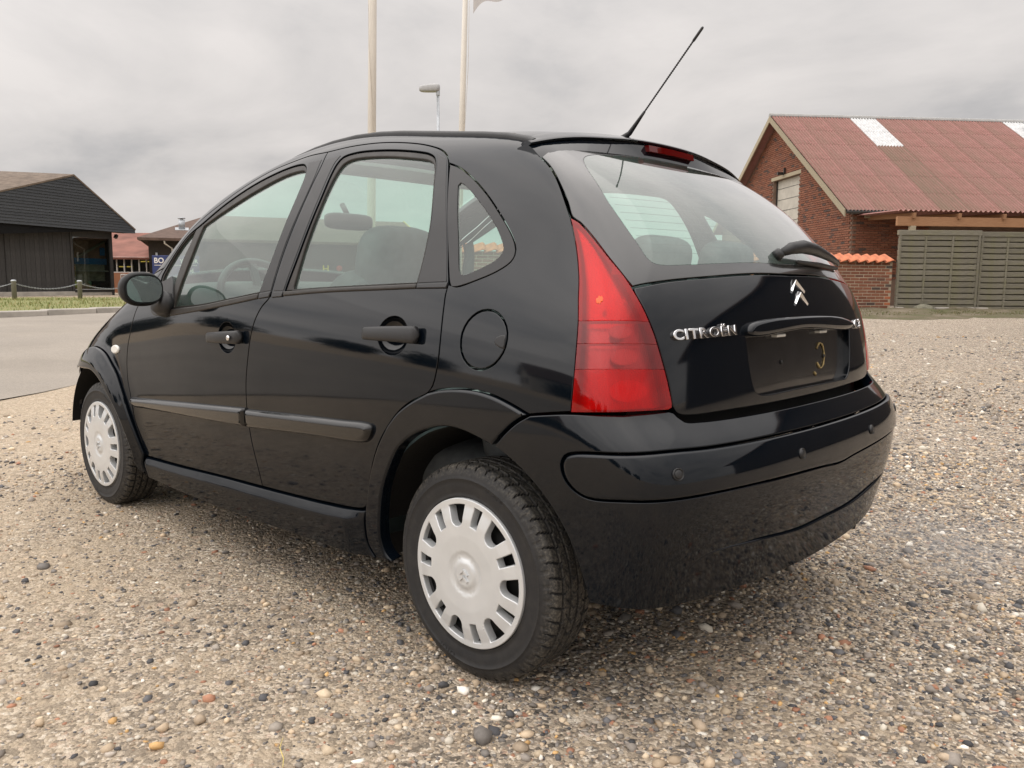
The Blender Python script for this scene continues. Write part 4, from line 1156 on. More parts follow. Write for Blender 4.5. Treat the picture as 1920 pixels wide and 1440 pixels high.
ft = put('mirror_foot', tube_mesh('mirror_foot', foot_p, [.045, .042, .044, .050], 14), BLACKPL, car); side_parts.append(ft)
sail = [[1.60, .78, .955, 1], [1.635, .765, 1.03], [1.665, .755, 1.055, 1], [1.74, .755, 1.035], [1.80, .74, 1.03, 1], [1.86, .745, .97, 1], [1.80, .77, .905], [1.72, .785, .90, 1]]
side_parts.append(panel('mirror_sail', sail, body_f, SIDE_N, BLACKPL, car, off=.004, gap=0, bevel=.004, nb=3, depth=.01))

# --- right-hand side
for o in side_parts: copy_mirror(o, car)

# --- cabin
def cush(nm, size, loc, mat, parent, rot=(0, 0, 0), e=.45):
    return put(nm, superell(nm, size[0] / 2, size[1] / 2, size[2] / 2, e, e, 24, 14), mat, parent, loc=loc, rot=rot)
def seat(u, v):
    root = bpy.data.objects.new('front_seat', None); COL.objects.link(root); root.parent = car; root.location = (u, v, .30)
    cush('seat_cushion', (.52, .50, .20), (.05, 0, .18), SEAT, root)
    cush('seat_back', (.17, .50, .66), (-.27, 0, .46), SEAT, root, (0, math.radians(-16), 0))
    cush('headrest', (.13, .32, .26), (-.385, 0, .80), SEAT, root, (0, math.radians(-12), 0), .6)
seat(1.13, .39); seat(1.13, -.39)
rs = bpy.data.objects.new('rear_bench', None); COL.objects.link(rs); rs.parent = car; rs.location = (.25, 0, .34)
cush('seat_cushion', (.50, 1.25, .20), (.10, 0, .14), SEAT, rs)
cush('seat_back', (.17, 1.25, .62), (-.22, 0, .42), SEAT, rs, (0, math.radians(-14), 0))
for v in (.42, 0, -.42): cush('headrest', (.11, .28, .17), (-.31, v, .765), SEAT, rs, (0, math.radians(-10), 0), .6)
put('parcel_shelf', box_mesh('parcel_shelf', (.36, 1.12, .02), .005), DASH, car, loc=(-.22, 0, .985))
put('dashboard', superell('dashboard', .30, .70, .16, .5, .5), DASH, car, loc=(1.95, 0, .88))
st = lathe_mesh('steering_wheel', [(.185 + .016 * math.cos(t), .016 * math.sin(t)) for t in np.linspace(0, 2 * math.pi, 13)], 48, 'Z')
sw = put('steering_wheel', st, BLACKPL, car, loc=(1.70, .36, .955)); sw.rotation_euler = (0, math.radians(-65), 0)
cush('steering_hub', (.13, .15, .05), (0, 0, 0), DASH, sw)
bm = bmesh.new()
for a in (0, 120, 240): box_bm(bm, (.09 * math.cos(math.radians(a)), .09 * math.sin(math.radians(a)), 0), (.17, .03, .02), Matrix.Rotation(math.radians(a), 3, 'Z'))
put('steering_spokes', bm_mesh('steering_spokes', bm), DASH, sw)
rv = cush('rear_view_mirror', (.03, .26, .075), RVM, BLACKPL, car, (0, 0, 0), .5)
put('mirror_stalk', tube_mesh('mirror_stalk', [Vector(RVM) + Vector((.01, 0, .03)), Vector(RVM) + Vector((.05, 0, .08))], .012, 8), BLACKPL, car)

# ------------------------------------------------------------------ ground, road, verge
def gz(x, y):
    """the yard is level round the car and rises a little towards road and fence"""
    r = np.hypot(np.asarray(x) - .8, np.asarray(y)); t = np.clip((r - 4) / 15, 0, 1)
    return .43 * t * t * (3 - 2 * t)
GRAVEL_STOPS = [(.0, (.045, .042, .040)), (.16, (.11, .10, .09)), (.34, (.22, .185, .15)), (.50, (.345, .28, .21)), (.70, (.475, .39, .295)), (.88, (.63, .545, .44)), (.95, (.76, .70, .60)), (1., (.34, .16, .10))]
def make_gravel():
    M = Mat('gravel'); c = M.coord('Object')
    warp = M.mix(.012, c, M.n('ShaderNodeTexNoise', {'Vector': c, 'Scale': 9., 'Detail': 2.}).outputs[1])
    v1 = M.n('ShaderNodeTexVoronoi', {'Vector': warp, 'Scale': 58.}); v2 = M.n('ShaderNodeTexVoronoi', {'Vector': warp, 'Scale': 125.}); v3 = M.n('ShaderNodeTexVoronoi', {'Vector': warp, 'Scale': 31.})
    def tone(v): return M.n('ShaderNodeSeparateColor', {0: v.outputs['Color']}).outputs[0]
    c1 = M.ramp(tone(v1), GRAVEL_STOPS); c2 = M.ramp(tone(v2), GRAVEL_STOPS); c3 = M.ramp(tone(v3), GRAVEL_STOPS)
    pick = M.noise(c, 23, 3); big = M.noise(c, 1.3, 6, .62); sand = M.noise(c, .5, 4, .55); mid = M.noise(c, 6., 5, .6)
    sandc = M.ramp(M.noise(c, 260, 4, .75), [(.3, (.375, .285, .19)), (.5, (.53, .42, .295)), (.7, (.70, .58, .425))])
    col = M.mix(M.ramp(pick, [(.44, 0), (.52, 1)]), c1, c2)
    col = M.mix(M.ramp(M.noise(c, 5., 2), [(.58, 0), (.64, .85)]), col, c3)
    # trodden sand lies thicker on the side towards the road, loose stone towards the fence
    xyz = M.n('ShaderNodeSeparateXYZ', {0: c})
    lat = M.math('ADD', M.math('MULTIPLY', xyz.outputs[0], math.sin(YAW)), M.math('MULTIPLY', xyz.outputs[1], -math.cos(YAW)))
    lat = M.math('SUBTRACT', lat, CAM_POS[0] * math.sin(YAW) - CAM_POS[1] * math.cos(YAW))
    bias = M.math('MULTIPLY', M.math('MAXIMUM', M.math('MINIMUM', lat, 2.5), -2.2), -.055)
    m_ = M.math('ADD', M.math('ADD', M.math('MULTIPLY', big, .45), M.math('MULTIPLY', mid, .25)), M.math('ADD', M.math('MULTIPLY', sand, .3), bias))
    col = M.mix(M.ramp(m_, [(.42, .05), (.61, .58)]), col, sandc)
    h = M.math('ADD', M.math('MULTIPLY', M.math('SUBTRACT', 1., v1.outputs['Distance']), .8), M.math('MULTIPLY', v2.outputs['Distance'], -.5))
    h = M.math('ADD', h, M.math('MULTIPLY', M.noise(c, 420, 2), .3))
    return M.end(M.bsdf(Base_Color=col, Roughness=.88, Specular_IOR_Level=.3, Normal=M.bump(h, 1.0, .010)))
GRAVEL = make_gravel()
rings = np.concatenate([np.linspace(0, 26, 66), [30, 38, 50, 70, 110, 180, 320, 600]]); na = 120
V = [(0.8, 0, 0)]; F = []
for i, r in enumerate(rings[1:]):
    for j in range(na):
        t = 2 * math.pi * j / na; x, y = .8 + r * math.cos(t), r * math.sin(t)
        bump_ = .012 * math.sin(x * 1.7 + 1.3 * math.sin(y)) * math.sin(y * 1.3) * min(1, max(0, (r - 3.2) / 3)) if r < 26 else 0
        V.append((x, y, float(gz(x, y)) + bump_))
for j in range(na): F.append((0, 1 + j, 1 + (j + 1) % na))
for i in range(len(rings) - 2):
    for j in range(na): F.append((1 + i*na + j, 1 + (i+1)*na + j, 1 + (i+1)*na + (j+1) % na, 1 + i*na + (j+1) % na))
tag(put('ground', mesh_from('ground', V, F, True), GRAVEL), kind='structure')

# loose stones, thickest near the car
def pebble_shape(rs):
    bm = bmesh.new(); bmesh.ops.create_icosphere(bm, subdivisions=1, radius=1.0)
    co = np.array([v.co[:] for v in bm.verts]); f = np.array([[v.index for v in p.verts] for p in bm.faces]); bm.free()
    return co * (1 + .22 * rs.randn(len(co), 1)), f
def make_pebbles():
    M = Mat('pebble'); at = M.n('ShaderNodeAttribute', attribute_name='stone'); c = M.coord('Object')
    n = M.noise(c, 160, 4, .65)
    col = M.mix(.35, at.outputs['Color'], M.mix(n, (.08, .075, .07), (.95, .9, .85)), 'OVERLAY')
    return M.end(M.bsdf(Base_Color=col, Roughness=.7, Specular_IOR_Level=.35, Normal=M.bump(n, .3, .002)))
PEB = make_pebbles()
PAL = np.array([(.50, .395, .28), (.58, .475, .345), (.40, .32, .235), (.28, .25, .22), (.20, .185, .17), (.33, .295, .255), (.075, .075, .08), (.11, .11, .115), (.66, .61, .52), (.72, .68, .61), (.37, .19, .12), (.54, .34, .15)])
PALW = np.array([11, 9, 14, 14, 12, 11, 7, 8, 7, 3, 3.0, 1.5]); PALW = PALW / PALW.sum()
def pebbles(name, label, n, rmin, rmax, size, seed):
    rs = np.random.RandomState(seed)
    shapes = [pebble_shape(rs) for _ in range(10)]
    r = np.sqrt(rs.uniform(rmin ** 2, rmax ** 2, n * 2)); a = YAW + rs.uniform(-.68, .68, n * 2)
    x, y = CAM_POS[0] + r * np.cos(a), CAM_POS[1] + r * np.sin(a)
    # more loose stones to the right and in patches, fewer where wheels have pressed them in
    loose = .50 + .5 * np.clip((-a + YAW) / .5, -1, 1) * .8 + .30 * np.sin(x * 2.3 + 1.1 * np.sin(y * 1.7)) * np.sin(y * 1.9 + .7)
    ok = (rs.rand(len(x)) < np.clip(loose, .18, 1)) & ~((x > 5.6) & (y > -3 - (x - 5.6) * 4))
    x, y = x[ok][:n], y[ok][:n]; n = len(x)
    s = size * np.exp(rs.randn(n) * .42) * .62; s = np.clip(s, size * .25, size * 2.2)
    base = gz(x, y); VV = []; FF = []; CC = []; cnt = 0
    kind = rs.randint(0, 10, n); colr = PAL[rs.choice(len(PAL), n, p=PALW)] * (1 + .18 * rs.randn(n, 1)).clip(.5, 1.5)
    for k in range(10):
        idx = np.where(kind == k)[0]; co, f = shapes[k]; m_ = len(idx); th = rs.uniform(0, 6.283, m_)
        sx = s[idx] * rs.uniform(.8, 1.35, m_); sy = s[idx] * rs.uniform(.65, 1.05, m_); sz = s[idx] * rs.uniform(.35, .75, m_)
        P = co[None] * np.stack([sx, sy, sz], 1)[:, None, :]
        X = P[..., 0] * np.cos(th)[:, None] - P[..., 1] * np.sin(th)[:, None] + x[idx][:, None]
        Y = P[..., 0] * np.sin(th)[:, None] + P[..., 1] * np.cos(th)[:, None] + y[idx][:, None]
        Z = P[..., 2] + (base[idx] + sz * rs.uniform(-.15, .55, m_))[:, None]
        VV.append(np.stack([X, Y, Z], -1).reshape(-1, 3)); nv_ = len(co)
        FF.append((f[None] + (np.arange(m_) * nv_)[:, None, None] + cnt).reshape(-1, 3)); cnt += m_ * nv_
        CC.append(np.repeat(colr[idx], nv_, 0))
    VV = np.concatenate(VV).astype(np.float32); FF = np.concatenate(FF).astype(np.int32); CC = np.concatenate(CC)
    me = bpy.data.meshes.new(name); me.vertices.add(len(VV)); me.vertices.foreach_set('co', VV.ravel())
    me.loops.add(FF.size); me.loops.foreach_set('vertex_index', FF.ravel()); me.polygons.add(len(FF))
    me.polygons.foreach_set('loop_start', np.arange(0, FF.size, 3, dtype=np.int32)); me.polygons.foreach_set('use_smooth', np.ones(len(FF), bool))
    me.update(); me.validate()
    ca = me.color_attributes.new('stone', 'FLOAT_COLOR', 'POINT'); ca.data.foreach_set('color', np.concatenate([CC.clip(0, 1), np.ones((len(CC), 1))], 1).astype(np.float32).ravel())
    tag(put(name, me, PEB), label, 'gravel', kind='stuff')
pebbles('fine_gravel', 'fine loose pebbles scattered over the yard', 60000, .9, 5.6, .0076, 3)
pebbles('gravel_stones', 'larger loose stones lying on the yard', 12000, 1.0, 8.0, .0125, 5)
pebbles('coarse_gravel', 'coarse gravel farther across the yard', 16000, 4.5, 15., .016, 9)

# straw lying in front
STRAW = plain('dry_straw', (.62, .50, .16), .6, var=.2)
q = [(-.02, 1.335, .012), (.01, 1.315, .011), (.05, 1.30, .013), (.085, 1.27, .010)]
tag(put('straw', tube_mesh('straw', q, [.0007, .0011, .001, .0006], 5), STRAW), 'single yellow dry straw lying on the foreground gravel', 'straw')

# asphalt road with worn edge
def make_asphalt():
    M = Mat('asphalt'); c = M.coord('Object')
    g = M.noise(c, 55, 4, .75); b = M.noise(c, .9, 5, .6); t = M.noise(M.coord('Object', (1, .12, 1)), 1.2, 4, .5)
    v = M.n('ShaderNodeTexVoronoi', {'Vector': c, 'Scale': 90.})
    sc = M.n('ShaderNodeSeparateColor', {0: v.outputs['Color']}).outputs[0]
    col = M.mix(M.ramp(b, [(.35, 0), (.7, 1)]), (.265, .232, .192), (.345, .302, .25))
    col = M.mix(M.ramp(t, [(.40, 0), (.62, .5)]), col, (.30, .265, .225))
    col = M.mix(M.ramp(sc, [(.3, .30), (.9, 0)]), col, (.14, .125, .11)); col = M.mix(M.ramp(g, [(.58, 0), (.75, .5)]), col, (.52, .48, .42))
    return M.end(M.bsdf(Base_Color=col, Roughness=.85, Normal=M.bump(g, .5, .006)))
ASPH = make_asphalt()
kd = Vector((.25, -.97, 0)).normalized(); k0 = Vector((15.26, -2.23, 0))
near = [(2.5, 12), (3.6, 6), (5.0, 2.4), (6.43, .14), (6.99, -.62), (7.7, -1.9), (8.3, -4), (9.6, -10), (12.2, -20), (16.5, -36), (21, -52)]
V = []; F = []; nc = 14; rows = []
nl = []
for i in range(len(near) - 1):
    a, b = Vector(near[i]), Vector(near[i + 1]); k = max(2, int((b - a).length / .45))
    for j in range(k): nl.append(a + (b - a) * j / k)
rs = np.random.RandomState(2)
for i, p in enumerate(nl):
    d = (Vector((p.x, p.y, 0)) - k0).dot(kd); q = k0 + kd * (d + 2.0)
    wob = .05 * math.sin(i * 1.1) + .04 * rs.randn()
    for j in range(nc + 1):
        t = j / nc; x = p.x + (q.x - p.x) * t + (wob if j == 0 else 0); y = p.y + (q.y - p.y) * t
        V.append((x, y, float(gz(x, y)) + .010 + .06 * math.sin(math.pi * t) * min(1, t * 3)))
for i in range(len(nl) - 1):
    for j in range(nc): F.append((i*(nc+1)+j, i*(nc+1)+j+1, (i+1)*(nc+1)+j+1, (i+1)*(nc+1)+j))
tag(put('road', mesh_from('road', V, F, True), ASPH), kind='structure')
# kerb of concrete blocks
KERB = plain('kerb_concrete', (.40, .37, .33), .85, var=.18, scale=3, bump=.4, bscale=60)
kerb = tag(bpy.data.objects.new('kerb', None), kind='structure'); COL.objects.link(kerb)
kb = box_mesh('kerb_stone', (.985, .30, .30), .015)
for i in range(-4, 22):
    p = k0 + kd * (i * 1.0 + .4); n_ = Vector((-kd.y, kd.x, 0))
    p = p + n_ * .15
    put('kerb_stone', kb, KERB, kerb, loc=(p.x + .01 * rnd.uniform(-1, 1), p.y, float(gz(p.x, p.y)) - .035 + .006 * rnd.uniform(-1, 1)), rot=(0, 0, math.atan2(kd.y, kd.x) + .006 * rnd.uniform(-1, 1)))
# grass verge behind the kerb
def make_turf():
    M = Mat('turf'); c = M.coord('Object')
    b = M.noise(c, 1.3, 5, .6); f = M.noise(c, 40, 4, .7)
    col = M.ramp(b, [(.3, (.24, .19, .10)), (.45, (.20, .21, .065)), (.7, (.13, .17, .045))])
    col = M.mix(.5, col, M.ramp(f, [(.3, (.07, .08, .025)), (.7, (.38, .36, .16))]))
    return M.end(M.bsdf(Base_Color=col, Roughness=.95, Normal=M.bump(f, .8, .02)))
TURF = make_turf()
V = []; F = []; n_ = Vector((-kd.y, kd.x, 0)); rows = 44; cols = 8
for i in range(rows + 1):
    for j in range(cols + 1):
        p = k0 + kd * (-6 + i * .8) + n_ * (.30 + 7.2 * j / cols)
        V.append((p.x, p.y, float(gz(p.x, p.y)) + .095 + .03 * math.sin(i * .9 + j) * (1 if j else 0)))
for i in range(rows):
    for j in range(cols): F.append((i*(cols+1)+j, i*(cols+1)+j+1, (i+1)*(cols+1)+j+1, (i+1)*(cols+1)+j))
tag(put('grass_verge', mesh_from('grass_verge', V, F, True), TURF), kind='structure')
def blades(name, label, pts, hgt, seed, cols_):
    rs = np.random.RandomState(seed); n = len(pts); P = np.array(pts)
    th = rs.uniform(0, 6.283, n); h = hgt * rs.uniform(.5, 1.4, n); w = .006 + .006 * rs.rand(n); lean = rs.uniform(-.5, .5, (n, 2)) * h[:, None]
    d = np.stack([np.cos(th), np.sin(th), np.zeros(n)], 1) * w[:, None]
    tip = P + np.concatenate([lean, h[:, None]], 1)
    VV = np.stack([P - d, P + d, tip], 1).reshape(-1, 3); FF = np.arange(3 * n).reshape(-1, 3)
    me = mesh_from(name, VV, FF); cc = np.repeat(np.array(cols_)[rs.randint(0, len(cols_), n)], 3, 0)
    ca = me.color_attributes.new('stone', 'FLOAT_COLOR', 'POINT'); ca.data.foreach_set('color', np.concatenate([cc, np.ones((len(cc), 1))], 1).astype(np.float32).ravel())
    M = Mat(name + '_leaf'); at = M.n('ShaderNodeAttribute', attribute_name='stone')
    tag(put(name, me, M.end(M.bsdf(Base_Color=at.outputs['Color'], Roughness=.8))), label, 'grass', kind='stuff')
pts = []
for _ in range(9000):
    p = k0 + kd * rnd.uniform(-3, 16) + n_ * (.32 + 6.3 * rnd.random()); pts.append((p.x, p.y, float(gz(p.x, p.y)) + .09))
blades('grass', 'short winter grass on the verge behind the kerb', pts, .07, 4, [(.20, .23, .06), (.28, .27, .10), (.38, .32, .15), (.15, .18, .045)])

# ------------------------------------------------------------------ materials for buildings
def make_brick(name, tones, dark):
    M = Mat(name); c = M.coord('Object')
    oi = M.n('ShaderNodeObjectInfo').outputs['Random']; ri = M.n('ShaderNodeNewGeometry').outputs['Random Per Island']
    r = M.math('FRACT', M.math('ADD', M.math('MULTIPLY', oi, 7.13), ri))
    n = M.noise(c, 40, 5, .7)
    k = len(tones); col = M.ramp(r, [(i / (k - 1) * .9, t) for i, t in enumerate(tones)] + [(.97, dark)])
    col = M.mix(M.ramp(n, [(.35, .22), (.7, 0)]), col, (.12, .08, .06))
    return M.end(M.bsdf(Base_Color=col, Roughness=.9, Normal=M.bump(n, .5, .01)))
BRICK_BARN = make_brick('old_brown_brick', [(.20, .072, .040), (.27, .10, .055), (.23, .085, .05), (.30, .125, .072), (.17, .075, .052)], (.085, .058, .050))
BRICK_WALL = make_brick('orange_red_brick', [(.50, .155, .07), (.56, .20, .09), (.46, .145, .075), (.52, .18, .085), (.40, .155, .09)], (.10, .082, .072))
MORTAR = plain('mortar', (.46, .38, .28), .95, var=.2, scale=4, bump=.4, bscale=80)
MORTAR_D = plain('barn_mortar', (.20, .135, .10), .95, var=.2, scale=3, bump=.4, bscale=80)
def make_wood(name, a, b, moss=None, axis=(1, 14, 14)):
    M = Mat(name); c = M.coord('Object'); g = M.coord('Object', axis)
    rv = M.n('ShaderNodeObjectInfo').outputs['Random']
    w = M.noise(g, 5, 6, .65, .4); n = M.noise(c, 3.5, 4, .6)
    col = M.ramp(w, [(.3, a), (.7, b)])
    col = M.mix(M.math('MULTIPLY', rv, .35), col, tuple(x * .6 for x in a))
    if moss: col = M.mix(M.ramp(n, [(.45, 0), (.72, .6)]), col, moss)
    return M.end(M.bsdf(Base_Color=col, Roughness=.88, Normal=M.bump(w, .4, .006)))
WOOD_FENCE = make_wood('weathered_fence_wood', (.155, .14, .108), (.30, .275, .215), (.20, .19, .095))
WOOD_BEAM = make_wood('stained_beam', (.30, .15, .075), (.42, .23, .12))
WOOD_PALE = make_wood('pale_weathered_wood', (.34, .29, .20), (.46, .40, .29))
WOOD_BLACK = make_wood('charred_black_boards', (.026, .025, .025), (.072, .069, .066), None, (14, 14, 1))
WOOD_LAP = make_wood('dark_lap_boards', (.040, .044, .050), (.068, .074, .082))
WOOD_DARK = make_wood('dark_brown_boards', (.030, .024, .020), (.055, .043, .035), None, (14, 14, 1))
def make_sheet():
    M = Mat('red_corrugated_sheet'); c = M.coord('Object'); rv = M.n('ShaderNodeObjectInfo').outputs['Random']
    at = M.n('ShaderNodeAttribute', attribute_name='moss', attribute_type='OBJECT')
    n = M.noise(c, 3, 5, .6); s_ = M.noise(M.coord('Object', (13, .5, 1)), 1.0, 3, .6); sp = M.noise(c, 45, 3, .7)
    col = M.ramp(n, [(.3, (.235, .096, .082)), (.7, (.335, .158, .138))])
    col = M.mix(M.math('MULTIPLY', rv, .25), col, (.30, .16, .15))
    st = M.ramp(s_, [(.42, 0), (.64, .6)])
    col = M.mix(M.math('ADD', st, M.math('MULTIPLY', at.outputs['Fac'], .5), True), col, (.175, .115, .08))
    col = M.mix(M.ramp(sp, [(.64, 0), (.74, .6)]), col, (.09, .075, .06))
    return M.end(M.bsdf(Base_Color=col, Roughness=.8, Normal=M.bump(sp, .3, .008)))
SHEET = make_sheet()
SHEETW = plain('pale_translucent_sheet', (.55, .555, .555), .6, var=.18, scale=5)
TILE = plain('orange_clay_tile', (.52, .165, .075), .75, var=.22, scale=9, bump=.3, bscale=60)
ROOFB = plain('brown_roof_tiles', (.115, .075, .058), .9, var=.25, scale=5, bump=.5, bscale=14)
ROOFR = plain('red_roof_tiles', (.215, .092, .068), .9, var=.3, scale=1.2, bump=.5, bscale=14)
ROOFM = plain('mossy_brown_tiles', (.15, .115, .088), .95, var=.3, scale=4, bump=.6, bscale=12)
WHITE = plain('white_paint', (.72, .70, .66), .5, var=.06)
CREAM = plain('cream_pole', (.70, .665, .60), .45, var=.05, scale=2)
ZINC = plain('galvanised_steel', (.42, .44, .46), .45, .6, var=.15)
GUTTER = plain('dark_gutter', (.03, .028, .026), .35, var=.1)
DARKIN = plain('dark_interior', (.012, .012, .013), .9)
def make_pane():
    M = Mat('building_glass'); tr = M.n('ShaderNodeBsdfTransparent', {'Color': (.55, .60, .58)}); gl = M.n('ShaderNodeBsdfGlossy', {'Roughness': .02})
    fr = M.n('ShaderNodeFresnel', {'IOR': M.pane_ior(1.6)})
    return M.end(M.n('ShaderNodeMixShader', {0: M.math('ADD', M.math('MULTIPLY', fr, 1.1), .06, True), 1: tr, 2: gl}))
PANE = make_pane()
def lit(name, col, s):
    M = Mat(name); return M.end(M.n('ShaderNodeEmission', {'Color': col, 'Strength': s}))
LAMPY = lit('warm_lamp', (1., .62, .12), 1.3)

FW = Vector((math.cos(YAW), math.sin(YAW), 0)); RT = Vector((math.sin(YAW), -math.cos(YAW), 0))
def spot(lat, dep, z=0.):
    """a place given by metres to the right of and in front of where the photographer stood"""
    p = Vector((CAM_POS[0], CAM_POS[1], 0)) + RT * lat + FW * dep; p.z = z; return p
def poly_mesh(name, pts, thick, n):
    """flat polygon with thickness along -n"""
    n = Vector(n).normalized(); P = [Vector(p) for p in pts]; k = len(P)
    V = P + [p - n * thick for p in P]
    F = [tuple(range(k)), tuple(range(2 * k - 1, k - 1, -1))] + [(i, i + k, (i + 1) % k + k, (i + 1) % k) for i in range(k)]
    return bm_clean(name, V, F, False)
def bricks(parent, mat, cells, mesh, limit=300, stuffname='brick_mass'):
    """cells: (distance, location, rotz); the nearest become single bricks, the rest one mass"""
    cells = sorted(cells, key=lambda q: q[0])
    for d, l, r in cells[:limit]: put('brick', mesh, mat, parent, loc=l, rot=(0, 0, r))
    if len(cells) > limit:
        co = np.array([v.co[:] for v in mesh.vertices]); fs = [list(p.vertices) for p in mesh.polygons]; VV = []; FF = []
        for d, l, r in cells[limit:]:
            c, s = math.cos(r), math.sin(r); k = len(VV)
            VV += [(x * c - y * s + l[0], x * s + y * c + l[1], z + l[2]) for x, y, z in co]; FF += [[i + k for i in f] for f in fs]
        tag(put(stuffname, mesh_from(stuffname, VV, FF), mat, parent), kind='stuff')
BR = box_mesh('brick', (.228, .05, .060), .004)
BRH = box_mesh('half_brick', (.108, .05, .060), .004)

# ------------------------------------------------------------------ brick barn with corrugated roof
aL = math.atan2(-.743, -.670)
c0 = spot(10.68, 26.0)
barn = thing('brick_barn', 'brown brick barn with rusty red corrugated roof behind the fence', 'barn', (c0.x, c0.y, .30), aL)
# local: x along the long side (to the right), y into the depth (gable wall at x = 0), z up
HE, HR, SP, LB = 3.22, 7.06, 12.0, 15.0
gab = [(0, 0, 0), (0, SP, 0), (0, SP, HE), (0, SP / 2, HR - .12), (0, 0, HE)]
put('side_wall', poly_mesh('side_wall', [(.3, 0, 0), (LB, 0, 0), (LB, 0, HE), (.3, 0, HE)], .3, (0, -1, 0)), MORTAR_D, barn)
cells = []
oy0, oy1, oz0, oz1 = 4.0, 6.35, 2.75, 4.75                 # loft door opening
gtop = lambda y: HE + (HR - .12 - HE) * (y if y < SP / 2 else SP - y) / (SP / 2)
for pl in ([(0, 0, 0), (0, SP, 0), (0, SP, oz0), (0, 0, oz0)], [(0, 0, oz0), (0, oy0, oz0), (0, oy0, gtop(oy0)), (0, 0, HE)],
           [(0, oy1, oz0), (0, SP, oz0), (0, SP, HE), (0, oy1, gtop(oy1))], [(0, oy0, oz1), (0, oy1, oz1), (0, oy1, gtop(oy1)), (0, SP / 2, HR - .12), (0, oy0, gtop(oy0))]):
    put('gable_wall', poly_mesh('gable_wall', pl, .3, (-1, 0, 0)), MORTAR_D, barn)
row = 0; z = 1.0
camL = Vector((CAM_POS[0] - c0.x, CAM_POS[1] - c0.y, 0)); camL.rotate(Matrix.Rotation(-aL, 3, 'Z'))
while z < HR - .25:
    top_y = (z + .06 - HE) / (HR - HE) * SP / 2 if z > HE else 0
    y = .02 + (.12 if row % 2 else 0)
    while y < SP - .2:
        yc = y + .114
        if yc - .114 > top_y and yc + .114 < SP - top_y and not (oy0 - .13 < yc < oy1 + .13 and oz0 - .05 < z < oz1 + .05) and yc < 9.5:
            cells.append((math.hypot(camL.x + .02, camL.y - yc), (-.008 + .004 * rnd.uniform(-1, 1), yc, z), math.pi / 2))
        y += .240
    x = .02 + (.12 if row % 2 else 0)
    while x < 2.4 and z < HE - .1:
        cells.append((math.hypot(camL.x - x, camL.y) - 1.5, (x + .114, -.008 + .004 * rnd.uniform(-1, 1), z), 0)); x += .240
    z += .0745; row += 1
bricks(barn, BRICK_BARN, cells, BR)
# loft door
put('loft_door', box_mesh('loft_door', (.06, oy1 - oy0 - .04, oz1 - oz0), .01), plain('pale_door', (.50, .47, .41), .6, var=.12, scale=3), barn, loc=(.20, (oy0 + oy1) / 2, (oz0 + oz1) / 2))
bm = bmesh.new(); box_bm(bm, (-.012, (oy0 + oy1) / 2, oz1 + .07), (.05, oy1 - oy0 + .3, .13)); put('lintel', bm_mesh('lintel', bm), WOOD_PALE, barn)
for y_ in (oy0 + .03, oy1 - .03): put('door_jamb', box_mesh('door_jamb', (.1, .05, oz1 - oz0), 0, c=(.17, y_, (oz0 + oz1) / 2)), GUTTER, barn)
for k in range(1, 5): put('door_seam', box_mesh('door_seam', (.012, oy1 - oy0 - .1, .015), 0, c=(.167, (oy0 + oy1) / 2, oz0 + k * .42)), GUTTER, barn)
cm = bmesh.new(); box_bm(cm, (-.16, 5.35, 4.92), (.24, .09, .10)); box_bm(cm, (-.05, 5.2, 5.0), (.12, .05, .22))
put('security_camera', bm_mesh('security_camera', cm), GUTTER, barn)
# roof
slope = math.atan2(HR - HE, SP / 2); LS = math.hypot(HR - HE, SP / 2) + .35; OH = .42
ux = Vector((0, -math.cos(slope), -math.sin(slope)))          # down the near slope
uy = Vector((0, math.cos(slope), -math.sin(slope)))
nx = Vector((0, -math.sin(slope), math.cos(slope)))
ridge = Vector((0, SP / 2, HR + .06))
WV, NWV = .1145, 9; WID = WV * NWV; rowsN = 6; RL = LS / rowsN
def wave_sheet():
    V = []; F = []; seg = NWV * 6
    for i in range(seg + 1):
        x = WID * 1.03 * i / seg; h = .030 * math.cos(2 * math.pi * x / WV)
        V += [(x, 0, h), (x, -(RL + .12), h + .0)]
    for i in range(seg): F.append((2*i, 2*i+1, 2*i+3, 2*i+2))
    return mesh_from('roof_sheet', V, F, True)
WS = wave_sheet()
WSW = WS.copy(); WSW.materials.append(SHEETW)
ncol = int((LB + OH) / WID) + 1
for r in range(rowsN):
    for c in range(ncol):
        pale = (r < 2 and c in (3, 9))
        p = ridge + ux * (RL * r) + Vector((-OH + c * WID, 0, 0)) + nx * (.030 - .0)
        o = put('roof_sheet', WSW if pale else WS, None if pale else SHEET, barn, loc=p)
        # tip each row slightly so that it overlaps the one below
        o.rotation_euler = (slope - .006, 0, 0); o.location = p + nx * .008
        o['moss'] = float(min(1, max(0, (.9 if (c in (3, 9) and r >= 2) else 0) + (.25 * r / 5) + .15 * rnd.random())))
bm = bmesh.new()
put('far_roof_slope', poly_mesh('far_roof_slope', [ridge + Vector((-OH, 0, 0)), ridge + Vector((LB, 0, 0)), ridge + Vector((LB, 0, 0)) + uy * LS, ridge + Vector((-OH, 0, 0)) + uy * LS], .06, (0, math.sin(slope), math.cos(slope))), SHEET, barn)
put('roof_deck', poly_mesh('roof_deck', [ridge + Vector((-OH + .02, 0, -.02)), ridge + Vector((-OH + .02, 0, -.02)) + ux * (LS - .05), ridge + Vector((LB, 0, -.02)) + ux * (LS - .05), ridge + Vector((LB, 0, -.02))], .05, nx), WOOD_DARK, barn)
def verge(dv, nm):
    a = ridge + Vector((-OH - .01, 0, .02)); b = a + dv * (LS + .02); nn = Vector((0, 0, 1))
    put(nm, poly_mesh(nm, [a, b, b - nn * .22, a - nn * .22], .04, (-1, 0, 0)), WOOD_PALE, barn)
verge(ux, 'verge_board'); verge(uy, 'verge_board')
